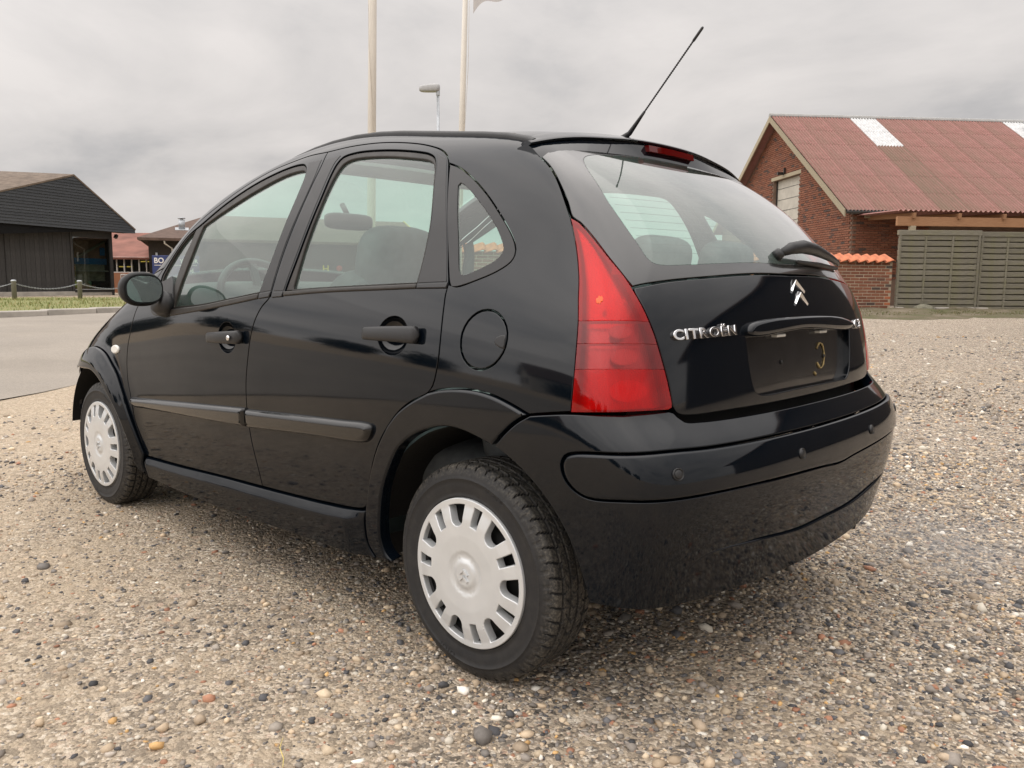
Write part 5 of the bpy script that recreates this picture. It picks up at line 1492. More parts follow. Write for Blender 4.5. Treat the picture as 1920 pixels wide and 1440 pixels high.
put('ridge_cap', tube_mesh('ridge_cap', [ridge + Vector((-OH, 0, .03)), ridge + Vector((LB, 0, .03))], .10, 8, False), plain('ridge_grey', (.36, .36, .35), .8), barn)
gp = ridge + ux * LS
put('gutter', tube_mesh('gutter', [gp + Vector((-OH + .05, -.05, -.06)), gp + Vector((LB, -.05, -.06))], .065, 12), GUTTER, barn)
bm = bmesh.new(); box_bm(bm, (gp.x + 1.15, gp.y + .12, gp.z - .16), (1.7, .03, .16)); put('fascia_board', bm_mesh('fascia_board', bm), WOOD_PALE, barn)
put('roof_vent', tube_mesh('roof_vent', [ridge + ux * .95 + Vector((9.45, 0, 0)), ridge + ux * .95 + Vector((9.45, 0, .35)), ridge + ux * .95 + Vector((9.45, 0, .36)), ridge + ux * .95 + Vector((9.45, 0, .5))], [.10, .10, .17, .10], 14), ZINC, barn)

# ------------------------------------------------------------------ carport in front of the barn's long side
cp0 = spot(11.15, 23.6)
cport = thing('carport', 'open wooden carport with reddish beam behind the plank fence', 'carport', (cp0.x, cp0.y, .3), aL)
HB_ = 2.72
put('beam', box_mesh('beam', (9.0, .09, .26), .006, c=(4.3, 0, HB_ - .13)), WOOD_BEAM, cport)
for x in (.28, 4.1, 8.0): put('post', box_mesh('post', (.15, .15, HB_ - .26), .008, c=(x, .0, (HB_ - .26) / 2)), WOOD_PALE, cport)
for i in range(10): put('rafter', box_mesh('rafter', (.07, 2.9, .15), .005), WOOD_BEAM, cport, loc=(.26 + i * 1.36, 1.3, HB_ + .1), rot=(math.radians(3), 0, 0))
V = []; F = []; seg = 60 * 6
for i in range(seg + 1):
    x = -.25 + 9.0 * i / seg; h = .026 * math.cos(2 * math.pi * x / .15); V += [(x, -.10, HB_ + .17 + h), (x, 2.2, HB_ + .22 + h)]
for i in range(seg): F.append((2*i, 2*i+2, 2*i+3, 2*i+1))
put('corrugated_roof', mesh_from('corrugated_roof', V, F, True), SHEET, cport)
put('back_wall', box_mesh('back_wall', (9, .06, 2.6), 0, c=(4.6, 2.55, 1.3)), WOOD_BLACK, cport)

# ------------------------------------------------------------------ plank fence panels on stones
fdir = RT; fang = math.atan2(RT.y, RT.x)
SL = [box_mesh('slat', (1.96 / 1, .018, .112), .004)]
def fence_panel(lat, dep, z0, label):
    p = spot(lat, dep, z0)
    f = thing('fence_panel', label, 'fence', p, fang, 'fence panels beside the carport')
    W_, H_ = 1.98, 1.93
    rows = 13; pitch = (H_ - .10) / rows
    for k in range(rows):
        z = .10 + k * pitch
        put('slat', SL[0], WOOD_FENCE, f, loc=(W_ / 2, -.030 + .004 * rnd.uniform(-1, 1), z + .045), rot=(rnd.uniform(-.03, .03), rnd.uniform(-.002, .002), 0))
        put('slat', SL[0], WOOD_FENCE, f, loc=(W_ / 2, .030, z + .045 + pitch * .5), rot=(rnd.uniform(-.03, .03), rnd.uniform(-.002, .002), 0))
    for x, w_ in ((.05, .07), (.66, .05), (1.31, .05), (W_ - .05, .07)):
        put('batten', box_mesh('batten', (w_, .038, H_ - .02), .004, c=(x, 0, H_ / 2)), WOOD_FENCE, f)
    for x in (.66, 1.31): put('batten', box_mesh('batten', (.045, .012, H_ - .12), .003, c=(x, -.048, H_ / 2)), WOOD_FENCE, f)
    put('batten', box_mesh('batten', (.05, .016, H_ - .03), .003, c=(.03, -.052, H_ / 2)), WOOD_FENCE, f)
    put('batten', box_mesh('batten', (.05, .016, H_ - .03), .003, c=(W_ - .03, -.052, H_ / 2)), WOOD_FENCE, f)
    put('cap_board', box_mesh('cap_board', (W_ + .04, .10, .12), .006, c=(W_ / 2, -.008, H_ + .02)), WOOD_FENCE, f)
    return f
fence_panel(9.36, 20.0, .385, 'grey woven plank fence panel next to the low brick wall')
fence_panel(11.38, 20.05, .36, 'greener woven plank fence panel at the right edge of the photo')
fence_panel(13.40, 20.1, .34, 'woven plank fence panel outside the right edge of the frame')
ROCK = plain('mossy_stone', (.20, .19, .14), .95, var=.35, scale=6, bump=.8, bscale=18)
def rock(lat, dep, sx, sy, sz, label):
    p = spot(lat, dep); rs_ = np.random.RandomState(int(lat * 100))
    bm = bmesh.new(); bmesh.ops.create_icosphere(bm, subdivisions=3, radius=1)
    for v in bm.verts: v.co *= 1 + .12 * math.sin(v.co.x * 3.1 + rs_.rand() * .3) * math.sin(v.co.y * 2.7) + .03 * rs_.randn()
    o = put('boulder', bm_mesh('boulder', bm, True), ROCK, loc=(p.x, p.y, float(gz(p.x, p.y)) + sz * .45), scale=(sx, sy, sz), rot=(0, 0, fang))
    tag(o, label, 'stone', 'stones under the fence')
rock(9.95, 19.75, .26, .16, .13, 'rounded mossy stone under the left end of the plank fence')
rock(12.75, 19.85, .28, .18, .12, 'rounded mossy stone under the fence at the right edge')
for i, (lt, w_) in enumerate(((9.42, .15), (10.45, .30), (10.85, .16), (11.12, .20), (11.42, .26))):
    p = spot(lt, 19.85)
    tag(put('paving_block', box_mesh('paving_block', (w_, .16, .10), .012), KERB, loc=(p.x, p.y, float(gz(p.x, p.y)) + .06), rot=(0, .04 * rnd.uniform(-1, 1), fang + .05 * rnd.uniform(-1, 1))),
        ['grey block at the foot of the fence corner by the brick wall', 'long flat grey block under the fence beside the mossy stone', 'small pale block under the middle of the left fence panel', 'flat grey block under the joint between the fence panels', 'grey block under the greener fence panel'][i], 'block', 'blocks under the fence')
# mossy bank at the foot of the fence
def make_moss():
    M = Mat('mossy_soil'); c = M.coord('Object'); b = M.noise(c, 1.6, 5, .65); f = M.noise(c, 26, 5, .7)
    col = M.ramp(b, [(.34, (.27, .22, .155)), (.50, (.16, .13, .075)), (.66, (.11, .115, .038))])
    col = M.mix(M.ramp(f, [(.45, .45), (.75, 0)]), col, (.06, .052, .03))
    return M.end(M.bsdf(Base_Color=col, Roughness=.95, Normal=M.bump(f, .9, .03)))
MOSS = make_moss()
V = []; F = []; nr, ncl = 34, 9; rs = np.random.RandomState(8)
for i in range(nr + 1):
    lt = 3.0 + 14. * i / nr
    for j in range(ncl + 1):
        t = j / ncl; dp = 16.4 + .35 * math.sin(i * .8) + .2 * rs.randn() * (j == 0) + (20.9 - 16.6) * t; p = spot(lt, dp)
        V.append((p.x, p.y, float(gz(p.x, p.y)) + (-.01 if j == 0 else .025 + .06 * min(1, t * 1.3) + .018 * rs.randn())))
for i in range(nr):
    for j in range(ncl): F.append((i*(ncl+1)+j, i*(ncl+1)+j+1, (i+1)*(ncl+1)+j+1, (i+1)*(ncl+1)+j))
tag(put('mossy_bank', mesh_from('mossy_bank', V, F, True), MOSS), kind='structure')
pts = []
for _ in range(3500):
    p = spot(rnd.uniform(6, 15), rnd.uniform(17, 19.9)); pts.append((p.x, p.y, float(gz(p.x, p.y)) + .05))
blades('weeds', 'low moss and weeds on the bank under the fence', pts, .035, 6, [(.12, .12, .04), (.17, .15, .07), (.09, .10, .03), (.22, .18, .10)])

# ------------------------------------------------------------------ low brick wall with clay tile coping
def tiled_wall(p0, ang, length, z0, height, label, nmax):
    w_ = thing('brick_wall', label, 'wall', p0, ang)
    w_.location.z = z0
    put('wall_core', box_mesh('wall_core', (length, .20, height), 0, c=(length / 2, .1, height / 2)), MORTAR, w_)
    cells = []; z = .06; row = 0
    while z < height - .03:
        x = 0 if row % 2 == 0 else -.12
        while x < length - .05:
            if x >= 0 and x + .228 <= length: cells.append((x, (x + .114, .020 + .003 * rnd.uniform(-1, 1), z), 0.))
            x += .240
        z += .0745; row += 1
    bricks(w_, BRICK_WALL, cells, BR, nmax)
    # end bricks where the bond is cut
    z = .06; row = 0
    while z < height - .03:
        if row % 2: put('brick', BRH, BRICK_WALL, w_, loc=(.054, .020, z))
        rest = (length - (0 if row % 2 == 0 else .12)) % .24
        if rest > .06: put('brick', BRH, BRICK_WALL, w_, loc=(length - rest / 2 + .004, .020, z), scale=(max(.3, (rest - .012) / .108), 1, 1))
        z += .0745; row += 1
    # pantiles, S-shaped, sloping to the front
    V = []; F = []; nx_, ny_ = 14, 5
    for i in range(nx_ + 1):
        t = i / nx_; x = .285 * t; h = -.030 + .062 * math.sin(math.pi * .5 * min(1, t * 1.12)) ** 2 - (.028 * max(0, t - .86) / .14)
        for j in range(ny_ + 1):
            s = j / ny_; V.append((x, -.10 + .36 * s, h + .0 + .16 * s))
    for i in range(nx_):
        for j in range(ny_): F.append((i*(ny_+1)+j, (i+1)*(ny_+1)+j, (i+1)*(ny_+1)+j+1, i*(ny_+1)+j+1))
    k = len(V); V += [(x, y, z - .016) for x, y, z in V]; F += [tuple(q + k for q in f[::-1]) for f in F]
    for i in range(nx_): F.append((i*(ny_+1), i*(ny_+1)+k, (i+1)*(ny_+1)+k, (i+1)*(ny_+1)))
    tm = mesh_from('coping_tile', V, F, True)
    for i in range(int(length / .25)): put('coping_tile', tm, TILE, w_, loc=(i * .25, 0, height + .005 + .004 * rnd.uniform(-1, 1)), rot=(0, .01 * rnd.uniform(-1, 1), .01 * rnd.uniform(-1, 1)))
    V = []; F = []
    return w_
pR = spot(9.28, 20.05); pL = spot(5.6, 19.2); dr = (pR - pL); wl = dr.length
tiled_wall(pL, math.atan2(dr.y, dr.x), wl, .40, 1.235, 'low orange red brick wall with clay tile coping beside the plank fence', 300)
pA = spot(-1.35, 17.0); pB = spot(.35, 17.2); dr = pB - pA
tiled_wall(pA, math.atan2(dr.y, dr.x), dr.length, .40, 1.30, 'low tile capped brick wall seen through the rear side window of the car', 120)

# ------------------------------------------------------------------ black timber shop across the road
b0 = Vector((31.83, -6.652, .43)); b1 = Vector((34.004, -11.442, .43)); bd = (b1 - b0).normalized(); ab_ = math.atan2(bd.y, bd.x)
L0 = (b1 - b0).length
shop = thing('timber_shop', 'black timber shop with dark lapped gable and large window across the road', 'building', b1, ab_)
# local: x along the facade with 0 at its right-hand corner, y into the depth
HW = 2.62
put('plinth', box_mesh('plinth', (13.0, .1, .22), .01, c=(-6.5, .05, .05)), KERB, shop)
put('wall_core', box_mesh('wall_core', (10.05, .12, HW), 0, c=(-6.9, .14, HW / 2 + .15)), DARKIN, shop)
bw = .205
bdm = box_mesh('board', (bw - .008, .024, HW), .003)
x = -2.03
while x > -9.0:
    put('board', bdm, WOOD_BLACK, shop, loc=(x - bw / 2, .055 + .004 * rnd.uniform(-1, 1), HW / 2 + .16)); x -= bw
for xb in (-2.05, -4.9): put('corner_board', box_mesh('corner_board', (.05, .05, HW), .004, c=(xb, .03, HW / 2 + .16)), WOOD_BLACK, shop)
# shop window in the right-hand bay
fr_ = [((-1.02, 0, 2.52), (2.0, .10, .42)), ((-.06, 0, 1.36), (.14, .12, 2.72)), ((-2.0, 0, 1.36), (.06, .10, 2.4)), ((-1.02, 0, .17), (1.95, .12, .10))]
for c_, s_ in fr_: put('window_frame', box_mesh('window_frame', s_, .006, c=(c_[0], c_[1] + .05, c_[2])), WOOD_BLACK, shop)
put('window_sill', box_mesh('window_sill', (1.9, .12, .03), .004, c=(-1.03, .0, .235)), ZINC, shop)
put('window_pane', poly_mesh('window_pane', [(-1.97, .05, .22), (-.13, .05, .22), (-.13, .05, 2.31), (-1.97, .05, 2.31)], .006, (0, -1, 0)), PANE, shop)
# the pane's reflection, put in as coloured boards and shapes behind the glass
put('reflected_gable', box_mesh('reflected_gable', (2.2, .03, .95), 0, c=(-1.0, .34, 1.92)), plain('reflection_brown', (.42, .22, .15), .9, var=.25, scale=2), shop)
put('reflected_verge', tube_mesh('reflected_verge', [(-1.55, .28, 1.50), (-.05, .28, 2.24)], .055, 6), WOOD_PALE, shop)
put('reflected_blue_band', box_mesh('reflected_blue_band', (2.2, .04, .24), 0, c=(-1.0, .30, 1.37)), plain('reflection_blue', (.05, .27, .62), .6), shop)
put('reflected_blue_patch', box_mesh('reflected_blue_patch', (.24, .03, .32), 0, c=(-.26, .28, 1.78)), plain('reflection_patch_blue', (.06, .28, .66), .6, var=.5, scale=9), shop)
put('reflected_beige_board', box_mesh('reflected_beige_board', (2.2, .03, 1.1), 0, c=(-1.0, .42, .70)), plain('reflection_beige', (.62, .56, .42), .9, var=.45, scale=3), shop)
put('reflected_pale_bar', box_mesh('reflected_pale_bar', (1.9, .2, .03), 0, c=(-1.0, .30, .98)), WHITE, shop)
put('reflected_dark_block', box_mesh('reflected_dark_block', (.85, .2, .34), .02, c=(-.55, .25, .40)), plain('reflection_dark', (.03, .035, .03), .6), shop)
for k in range(6): put('reflected_shape', superell('reflected_shape', .07 + .04 * rnd.random(), .07, .12 + .07 * rnd.random(), .6, .7, 14, 8), plain('reflection_tones', (rnd.uniform(.3, .7), rnd.uniform(.25, .6), rnd.uniform(.22, .5)), .6), shop, loc=(-1.85 + k * .17, .22 + .05 * rnd.random(), .36 + .05 * rnd.random()))
# lapped gable: boards one above the other in front of the wall
gy = -.42; zb, ze_, za, xr, xa, xl = 2.58, 2.62, 4.62, .85, -2.15, -12.0
lv = lambda x: (zb + .16 + (za - zb - .16) * (xr - x) / (xr - xa)) if x > xa else za - (xa - x) * .30
n_ = 19; bh = (za - zb) / n_
for k in range(n_):
    z0 = zb + k * bh; z1 = z0 + bh
    def xright(z): return xr if z < zb + .16 else xr - (z - zb - .16) / (za - zb - .16) * (xr - xa)
    def xleft(z): return max(xl, xa - (za - z) / .30)
    a0, a1, c0_, c1_ = xleft(z0), xleft(min(z1, za - .001)), xright(z0), xright(min(z1, za))
    if c1_ - a1 < .02: a1 = c1_ - .02
    P = [(a0, gy - .022, z0), (c0_, gy - .022, z0), (c1_, gy, z1 + .012), (a1, gy, z1 + .012)]
    V = [Vector(p) for p in P] + [Vector(p) + Vector((0, .03, 0)) for p in P]
    put('lap_board', bm_clean('lap_board', V, [(0, 1, 2, 3), (7, 6, 5, 4), (0, 4, 5, 1), (1, 5, 6, 2), (2, 6, 7, 3), (3, 7, 4, 0)], False), WOOD_LAP, shop)
put('gable_back', poly_mesh('gable_back', [(xl, gy + .06, zb), (xr - .02, gy + .06, zb), (xr - .02, gy + .06, zb + .14), (xa, gy + .06, za - .03), (xl, gy + .06, za - (xa - xl) * .30 - .02)], .05, (0, -1, 0)), DARKIN, shop)
DP = 13.
put('roof_slope', poly_mesh('roof_slope', [(xa, gy - .03, za + .03), (xl, gy - .03, za - (xa - xl) * .30 + .03), (xl, DP, za - (xa - xl) * .30 + .03 + 1.7), (xa, DP, za + .03 + .9)], .06, (-.28, -.06, 1)), ROOFM, shop)
put('roof_slope', poly_mesh('roof_slope', [(xa, gy - .03, za + .03), (xa, DP, za + .03), (xr + .03, DP, zb + .18), (xr + .03, gy - .03, zb + .18)], .06, (.45, 0, 1)), ROOFM, shop)
put('soffit', box_mesh('soffit', (12.6, .5, .03), 0, c=(-5.6, gy + .27, zb + .015)), WOOD_DARK, shop)
put('side_wall', box_mesh('side_wall', (.1, 12, HW), 0, c=(.0, 6.2, HW / 2 + .15)), WOOD_BLACK, shop)
sl = bmesh.new(); box_bm(sl, (.18, -.05, 2.42), (.10, .12, .16), Matrix.Rotation(.5, 3, 'Y')); put('spotlight', bm_mesh('spotlight', sl), GUTTER, shop)

# ------------------------------------------------------------------ posts and chains on the verge
pd = Vector((.345, -1.692, 0)); pp0 = Vector((22.063, -4.384, 0))
GREYW = make_wood('grey_post_wood', (.17, .155, .13), (.27, .25, .215), None, (10, 10, 1))
PM = lathe_mesh('post', [(.0, .50), (.045, .50), (.062, .485), (.064, .47), (.058, .455), (.058, 0.), (.0, 0)], 16, 'Z')
PC = lathe_mesh('post_cap', [(.0, .515), (.045, .512), (.066, .492), (.066, .468), (.06, .466)], 16, 'Z')
names_p = ['post left of the frame carrying the end of the chain', 'wooden chain post in front of the black boards, left one in view', 'wooden chain post in front of the shop window', 'wooden chain post hidden behind the car mirror', 'wooden chain post beyond the car bonnet', 'wooden chain post farthest along the verge']
pos = []
for i in range(-1, 5):
    p = pp0 + pd * i; p.z = float(gz(p.x, p.y)) + .09; pos.append(p)
    b_ = thing('chain_post', names_p[i + 1], 'post', p, 0, 'posts with chains on the verge')
    put('post', PM, GREYW, b_); put('post_cap', PC, ZINC, b_)
names_c = ['sagging chain entering at the left edge of the photo', 'sagging chain in front of the black boarded wall', 'sagging chain from the shop window post to behind the mirror', 'sagging chain hidden behind the mirror and bonnet', 'sagging chain at the far end of the verge']
lk_m = None
for i in range(5):
    a, b = pos[i] + Vector((0, 0, .43)), pos[i + 1] + Vector((0, 0, .43)); n_ = 44
    tr = thing('chain', names_c[i], 'chain', (a.x, a.y, a.z), 0, 'chains between the posts')
    V = []; F = []
    for k in range(n_):
        t = (k + .5) / n_; c = (b - a) * t + Vector((0, 0, -.15 * (1 - (2 * t - 1) ** 2)))
        d = ((b - a) + Vector((0, 0, -.15 * -4 * (2 * t - 1)))).normalized(); s_ = Vector((0, 0, 1)) if k % 2 else d.cross(Vector((0, 0, 1))).normalized()
        base = len(V); L_, R_, r_ = .028, .014, .0055
        for q in range(8):
            th = 2 * math.pi * q / 8; cc = c + d * L_ * math.cos(th) + s_ * R_ * math.sin(th); od = (d * math.cos(th) + s_ * math.sin(th)); sd_ = d.cross(s_)
            for w in range(4):
                ph = 2 * math.pi * w / 4 + .785; V.append(cc + od * r_ * math.cos(ph) + sd_ * r_ * math.sin(ph))
        for q in range(8):
            for w in range(4): F.append((base + q*4+w, base + q*4+(w+1) % 4, base + ((q+1) % 8)*4+(w+1) % 4, base + ((q+1) % 8)*4+w))
    tag(put('chain_links', mesh_from('chain_links', V, F, True), ZINC, tr), kind='stuff')

# ------------------------------------------------------------------ red roofed brick workshop behind the shop
r0 = spot(-17.55, 40.2); ar = math.atan2(RT.y, RT.x)
rb = thing('brick_workshop', 'low brick building with red tiled roof and a row of windows across the road', 'building', (r0.x, r0.y, .43), ar)
# local x to the right, 0 at right end
put('wall', box_mesh('wall', (9., .3, .98), 0, c=(-4.5, .15, .49)), make_brick('workshop_brick', [(.33, .14, .075), (.38, .17, .09), (.30, .13, .08)], (.2, .1, .06)), rb)
put('wall_back', box_mesh('wall_back', (9., .1, 2.2), 0, c=(-4.5, 4., 1.1)), plain('workshop_inside', (.035, .03, .03), .9), rb)
for k in range(10):
    x = -.10 - k * .365
    put('window_post', box_mesh('window_post', (.045, .08, .66), .004, c=(x, .1, 1.31)), WHITE, rb)
    if k < 9:
        put('window_pane', poly_mesh('window_pane', [(x - .345, .12, 1.0), (x - .02, .12, 1.0), (x - .02, .12, 1.62), (x - .345, .12, 1.62)], .006, (0, -1, 0)), PANE, rb)
put('window_rail', box_mesh('window_rail', (9., .09, .05), .004, c=(-4.5, .1, 1.0)), WHITE, rb)
put('eave_board', box_mesh('eave_board', (9.4, .05, .09), .004, c=(-4.5, -.12, 1.70)), WHITE, rb)
put('roof', poly_mesh('roof', [(-9.2, -.2, 1.72), (.15, -.2, 1.72), (.15, 4.6, 3.18), (-9.2, 4.6, 3.18)], .10, (0, -.3, .95)), ROOFR, rb)
put('poster_frame', box_mesh('poster_frame', (.34, .04, .52), .01, c=(-1.55, -.02, .66)), WHITE, rb)
put('poster', box_mesh('poster', (.26, .02, .42), 0, c=(-1.55, -.04, .66)), plain('poster_print', (.24, .16, .13), .5, var=.6, scale=14), rb)
for x in (-1.95, -2.35): put('tube_lamp', box_mesh('tube_lamp', (.30, .06, .05), .01, c=(x, 1.5, 1.30)), LAMPY, rb)
put('tube_lamp', box_mesh('tube_lamp', (.5, .06, .05), .01, c=(-1.0, 1.2, 1.56)), LAMPY, rb)

# ------------------------------------------------------------------ dark boarded house with brown roof, sign, chimney
h0 = spot(-15.09, 34.0); hd = (RT * .93 + FW * .36).normalized(); ah = math.atan2(hd.y, hd.x)
hs_ = thing('boarded_house', 'dark boarded shop house with wide brown roof seen past the windscreen pillar', 'building', (h0.x, h0.y, .43), ah)
HL, HH = 11.4, 2.35
put('wall', box_mesh('wall', (HL, .2, HH - .9), 0, c=(HL / 2, .1, HH - (HH - .9) / 2)), WOOD_DARK, hs_)
put('wall_base', box_mesh('wall_base', (HL, .24, .42), 0, c=(HL / 2, .1, .21)), make_brick('house_brick', [(.30, .15, .09), (.34, .18, .11), (.28, .14, .09)], (.2, .1, .07)), hs_)
for (x0, x1) in ((0, 1.7), (3.6, 4.1), (9.4, 11.4)): put('wall_pier', box_mesh('wall_pier', (x1 - x0, .2, 1.1), 0, c=((x0 + x1) / 2, .1, .95)), WOOD_DARK, hs_)
put('room', box_mesh('room', (HL, .1, 2.2), 0, c=(HL / 2, 4., 1.1)), plain('house_inside', (.16, .15, .12), .9), hs_)
x = 1.7
while x < 9.4:
    if not 3.6 <= x < 4.0:
        put('window_post', box_mesh('window_post', (.05, .08, 1.05), .004, c=(x, .06, .94)), WHITE, hs_)
        put('window_pane', poly_mesh('window_pane', [(x + .03, .1, .44), (x + .72, .1, .44), (x + .72, .1, 1.44), (x + .03, .1, 1.44)], .006, (0, -1, 0)), PANE, hs_)
    x += .77
for zz_ in (.44, 1.08, 1.45): put('window_rail', box_mesh('window_rail', (7.7, .09, .045), .004, c=(5.55, .055, zz_)), WHITE, hs_)
for x in (5.2, 5.95, 8.55): put('tube_lamp', box_mesh('tube_lamp', (.42, .06, .05), .01, c=(x, 1.2, 1.18 if x < 8 else .72)), LAMPY, hs_)
put('roof', poly_mesh('roof', [(-.38, -.55, HH), (HL + .4, -.55, HH), (HL + .4, 4.2, HH + 1.32), (2.4, 4.2, HH + 1.32)], .09, (0, -.27, .96)), ROOFB, hs_)
put('roof', poly_mesh('roof', [(HL + .4, 4.2, HH + 1.32), (HL + .4, 9, HH), (-.38, 9, HH), (2.4, 4.2, HH + 1.32)], .09, (0, .27, .96)), ROOFB, hs_)
put('roof', poly_mesh('roof', [(-.38, -.55, HH), (2.4, 4.2, HH + 1.32), (-.38, 9, HH)], .09, (-.43, 0, .9)), ROOFB, hs_)
put('verge_board', poly_mesh('verge_board', [(HL + .42, -.55, HH + .03), (HL + .42, 4.2, HH + 1.38), (HL + .42, 9, HH + .03), (HL + .42, 9, HH - .12), (HL + .42, 4.2, HH + 1.22), (HL + .42, -.55, HH - .12)], .04, (1, 0, 0)), plain('yellow_verge', (.52, .42, .16), .7), hs_)
put('eave_board', box_mesh('eave_board', (HL + .75, .04, .10), .004, c=(HL / 2 + .01, -.56, HH - .06)), ROOFB, hs_)
put('soffit', box_mesh('soffit', (HL + .7, .55, .03), 0, c=(HL / 2 + .01, -.27, HH - .10)), WOOD_DARK, hs_)
put('side_wall', box_mesh('side_wall', (.2, 8.6, HH), 0, c=(.1, 4.5, HH / 2)), WOOD_DARK, hs_)
put('downpipe', tube_mesh('downpipe', [(.62, -.50, HH - .08), (.64, -.42, HH - .22), (.90, -.08, HH - .40), (.90, -.08, .2)], .035, 8), WHITE, hs_)
put('downpipe', tube_mesh('downpipe', [(9.75, -.50, HH - .08), (9.85, -.08, HH - .40), (9.85, -.08, .2)], .035, 8), WHITE, hs_)
put('wall_lamp', box_mesh('wall_lamp', (.09, .12, .27), .01, c=(.30, -.07, HH - .72)), ZINC, hs_)
put('chimney_pipe', lathe_mesh('chimney_pipe', [(.0, 0.), (.13, 0), (.13, .46), (.05, .47), (.05, .50), (.16, .50), (.15, .54), (.0, .56)], 18, 'Z'), ZINC, hs_, loc=(1.3, 1.2, HH + .42))
put('chimney_plate', box_mesh('chimney_plate', (.55, .5, .03), .005), ZINC, hs_, loc=(1.3, 1.15, HH + .475), rot=(math.radians(15.5), 0, 0))
# boards in the windows of the house
def sign_text(body, size, loc, mat, parent, rz=0, nm='lettering'):
    me = text_mesh(body, .02); co = np.array([v.co for v in me.vertices]) * size
    X = np.stack([co[:, 0], -co[:, 2] * .3, co[:, 1]], 1); me.vertices.foreach_set('co', X.astype(np.float32).ravel()); me.update(); me.materials.clear(); me.name = nm
    return put(nm, me, mat, parent, loc=loc)
YELLOW = plain('yellow_print', (.62, .46, .05), .6, var=.05)
put('window_board', box_mesh('window_board', (1.05, .03, .75), .005, c=(7.45, -.06, 1.02)), plain('board_dark', (.03, .028, .03), .7), hs_)
sign_text('H', .42, (7.05, -.085, 1.05), YELLOW, hs_); sign_text('B', .36, (7.22, -.085, .80), YELLOW, hs_)
put('red_dot', lathe_mesh('red_dot', [(.0, -.01), (.13, -.01), (.13, .01)], 20), plain('dot_red', (.45, .06, .04), .6), hs_, loc=(7.80, -.085, 1.22))
put('window_board', box_mesh('window_board', (1.15, .03, .36), .005, c=(7.45, -.07, .42)), plain('board_lime', (.48, .60, .06), .6), hs_)
put('white_board', box_mesh('white_board', (.70, .03, .15), .005, c=(7.45, -.09, .66)), WHITE, hs_)
put('white_board', box_mesh('white_board', (1.0, .03, .42), .005, c=(5.7, -.03, 1.72)), WHITE, hs_)
# blue sign in front of it
s0 = spot(-13.2, 30.0)
sg_ = thing('shop_sign', 'blue shop sign with white lettering half hidden by the car windscreen pillar', 'sign', (s0.x, s0.y, .43), ar)
put('sign_board', box_mesh('sign_board', (1.72, .05, 1.15), .01, c=(.86, 0, .95)), plain('sign_blue', (.020, .035, .13), .5, var=.1), sg_)
for x in (.2, 1.5): put('sign_post', box_mesh('sign_post', (.06, .06, 1.5), .005, c=(x, .06, .75)), ZINC, sg_)
sign_text('BO', .27, (.07, -.03, 1.25), WHITE, sg_); sign_text('YR. LER', .20, (1.02, -.03, 1.25), WHITE, sg_)
put('sign_rule', box_mesh('sign_rule', (1.55, .01, .02), 0, c=(.86, -.03, 1.17)), WHITE, sg_)
sign_text('Kund', .19, (1.10, -.03, .92), WHITE, sg_); sign_text('B 66', .17, (1.08, -.03, .72), WHITE, sg_); sign_text('.dk', .15, (1.42, -.03, .50), WHITE, sg_)

# ------------------------------------------------------------------ flagpoles, lamp
def flagpole(lat, dep, h, r, lean, label, flag=False):
    p = spot(lat, dep); z0 = float(gz(p.x, p.y))
    f = thing('flagpole', label, 'flagpole', (p.x, p.y, z0), ar, 'white flagpoles behind the car')
    put('pole', tube_mesh('pole', [(0, 0, 0), (lean * .5, 0, h / 2), (lean, 0, h)], [r * 1.12, r, r * .6], 18), CREAM, f)
    put('truck', superell('truck', r, r, r, 1, 1, 14, 8), CREAM, f, loc=(lean, 0, h + r * .7))
    put('cleat', box_mesh('cleat', (.03, .05, .14), .004, c=(lean * .12, -r * 1.05, 1.25)), CREAM, f)
    return f, p, z0
CORD = plain('halyard', (.52, .47, .40), .8)
f1, p1, z1 = flagpole(-2.11, 12.05, 9.5, .057, .19, 'thick cream flagpole directly behind the car roof, left one')
put('halyard', tube_mesh('halyard', [(.05, -.07, 5.2), (.05, -.075, 4.2), (.09, -.07, 3.3), (.10, -.07, 2.2), (.07, -.07, 1.3)], .004, 5), CORD, f1)
f2, p2, z2 = flagpole(-1.03, 15.0, 9.0, .052, .24, 'thin cream flagpole with a white flag, right one')
put('halyard', tube_mesh('halyard', [(.24, -.06, 6.4), (.21, -.06, 4.6), (.12, -.06, 3.0), (.06, -.06, 1.3)], .004, 5), CORD, f2)
# the flag hangs from the second pole; its lower edge flutters into the picture
fl_ = tag(bpy.data.objects.new('flag', None), 'white flag fluttering at the top edge of the photo', 'flag'); COL.objects.link(fl_); fl_.location = (p2.x, p2.y, z2); fl_.rotation_euler = (0, 0, ar)
V = []; F = []; nu_, nv_ = 18, 14
for i in range(nu_ + 1):
    for j in range(nv_ + 1):
        a_, b_ = i / nu_, j / nv_
        x = .30 + .62 * a_ - .10 * b_ * a_; y = -.07 + .10 * math.sin(a_ * 7 + b_ * 2) * a_; z = 5.80 + 1.3 * b_ - .30 * (1 - a_) * (1 - b_) ** 2 + .10 * math.sin(a_ * 6) * (1 - b_) + .08 * a_
        V.append((x, y, z))
for i in range(nu_):
    for j in range(nv_): F.append((i*(nv_+1)+j, (i+1)*(nv_+1)+j, (i+1)*(nv_+1)+j+1, i*(nv_+1)+j+1))
FL = Mat('flag_cloth'); d_ = FL.n('ShaderNodeBsdfDiffuse', {'Color': (.62, .60, .59)}); t_ = FL.n('ShaderNodeBsdfTranslucent', {'Color': (.55, .53, .52)})
put('flag_cloth', mesh_from('flag_cloth', V, F, True), FL.end(FL.n('ShaderNodeMixShader', {0: .45, 1: d_, 2: t_})), fl_)
lp = spot(-2.54, 28.0); z0 = float(gz(lp.x, lp.y))
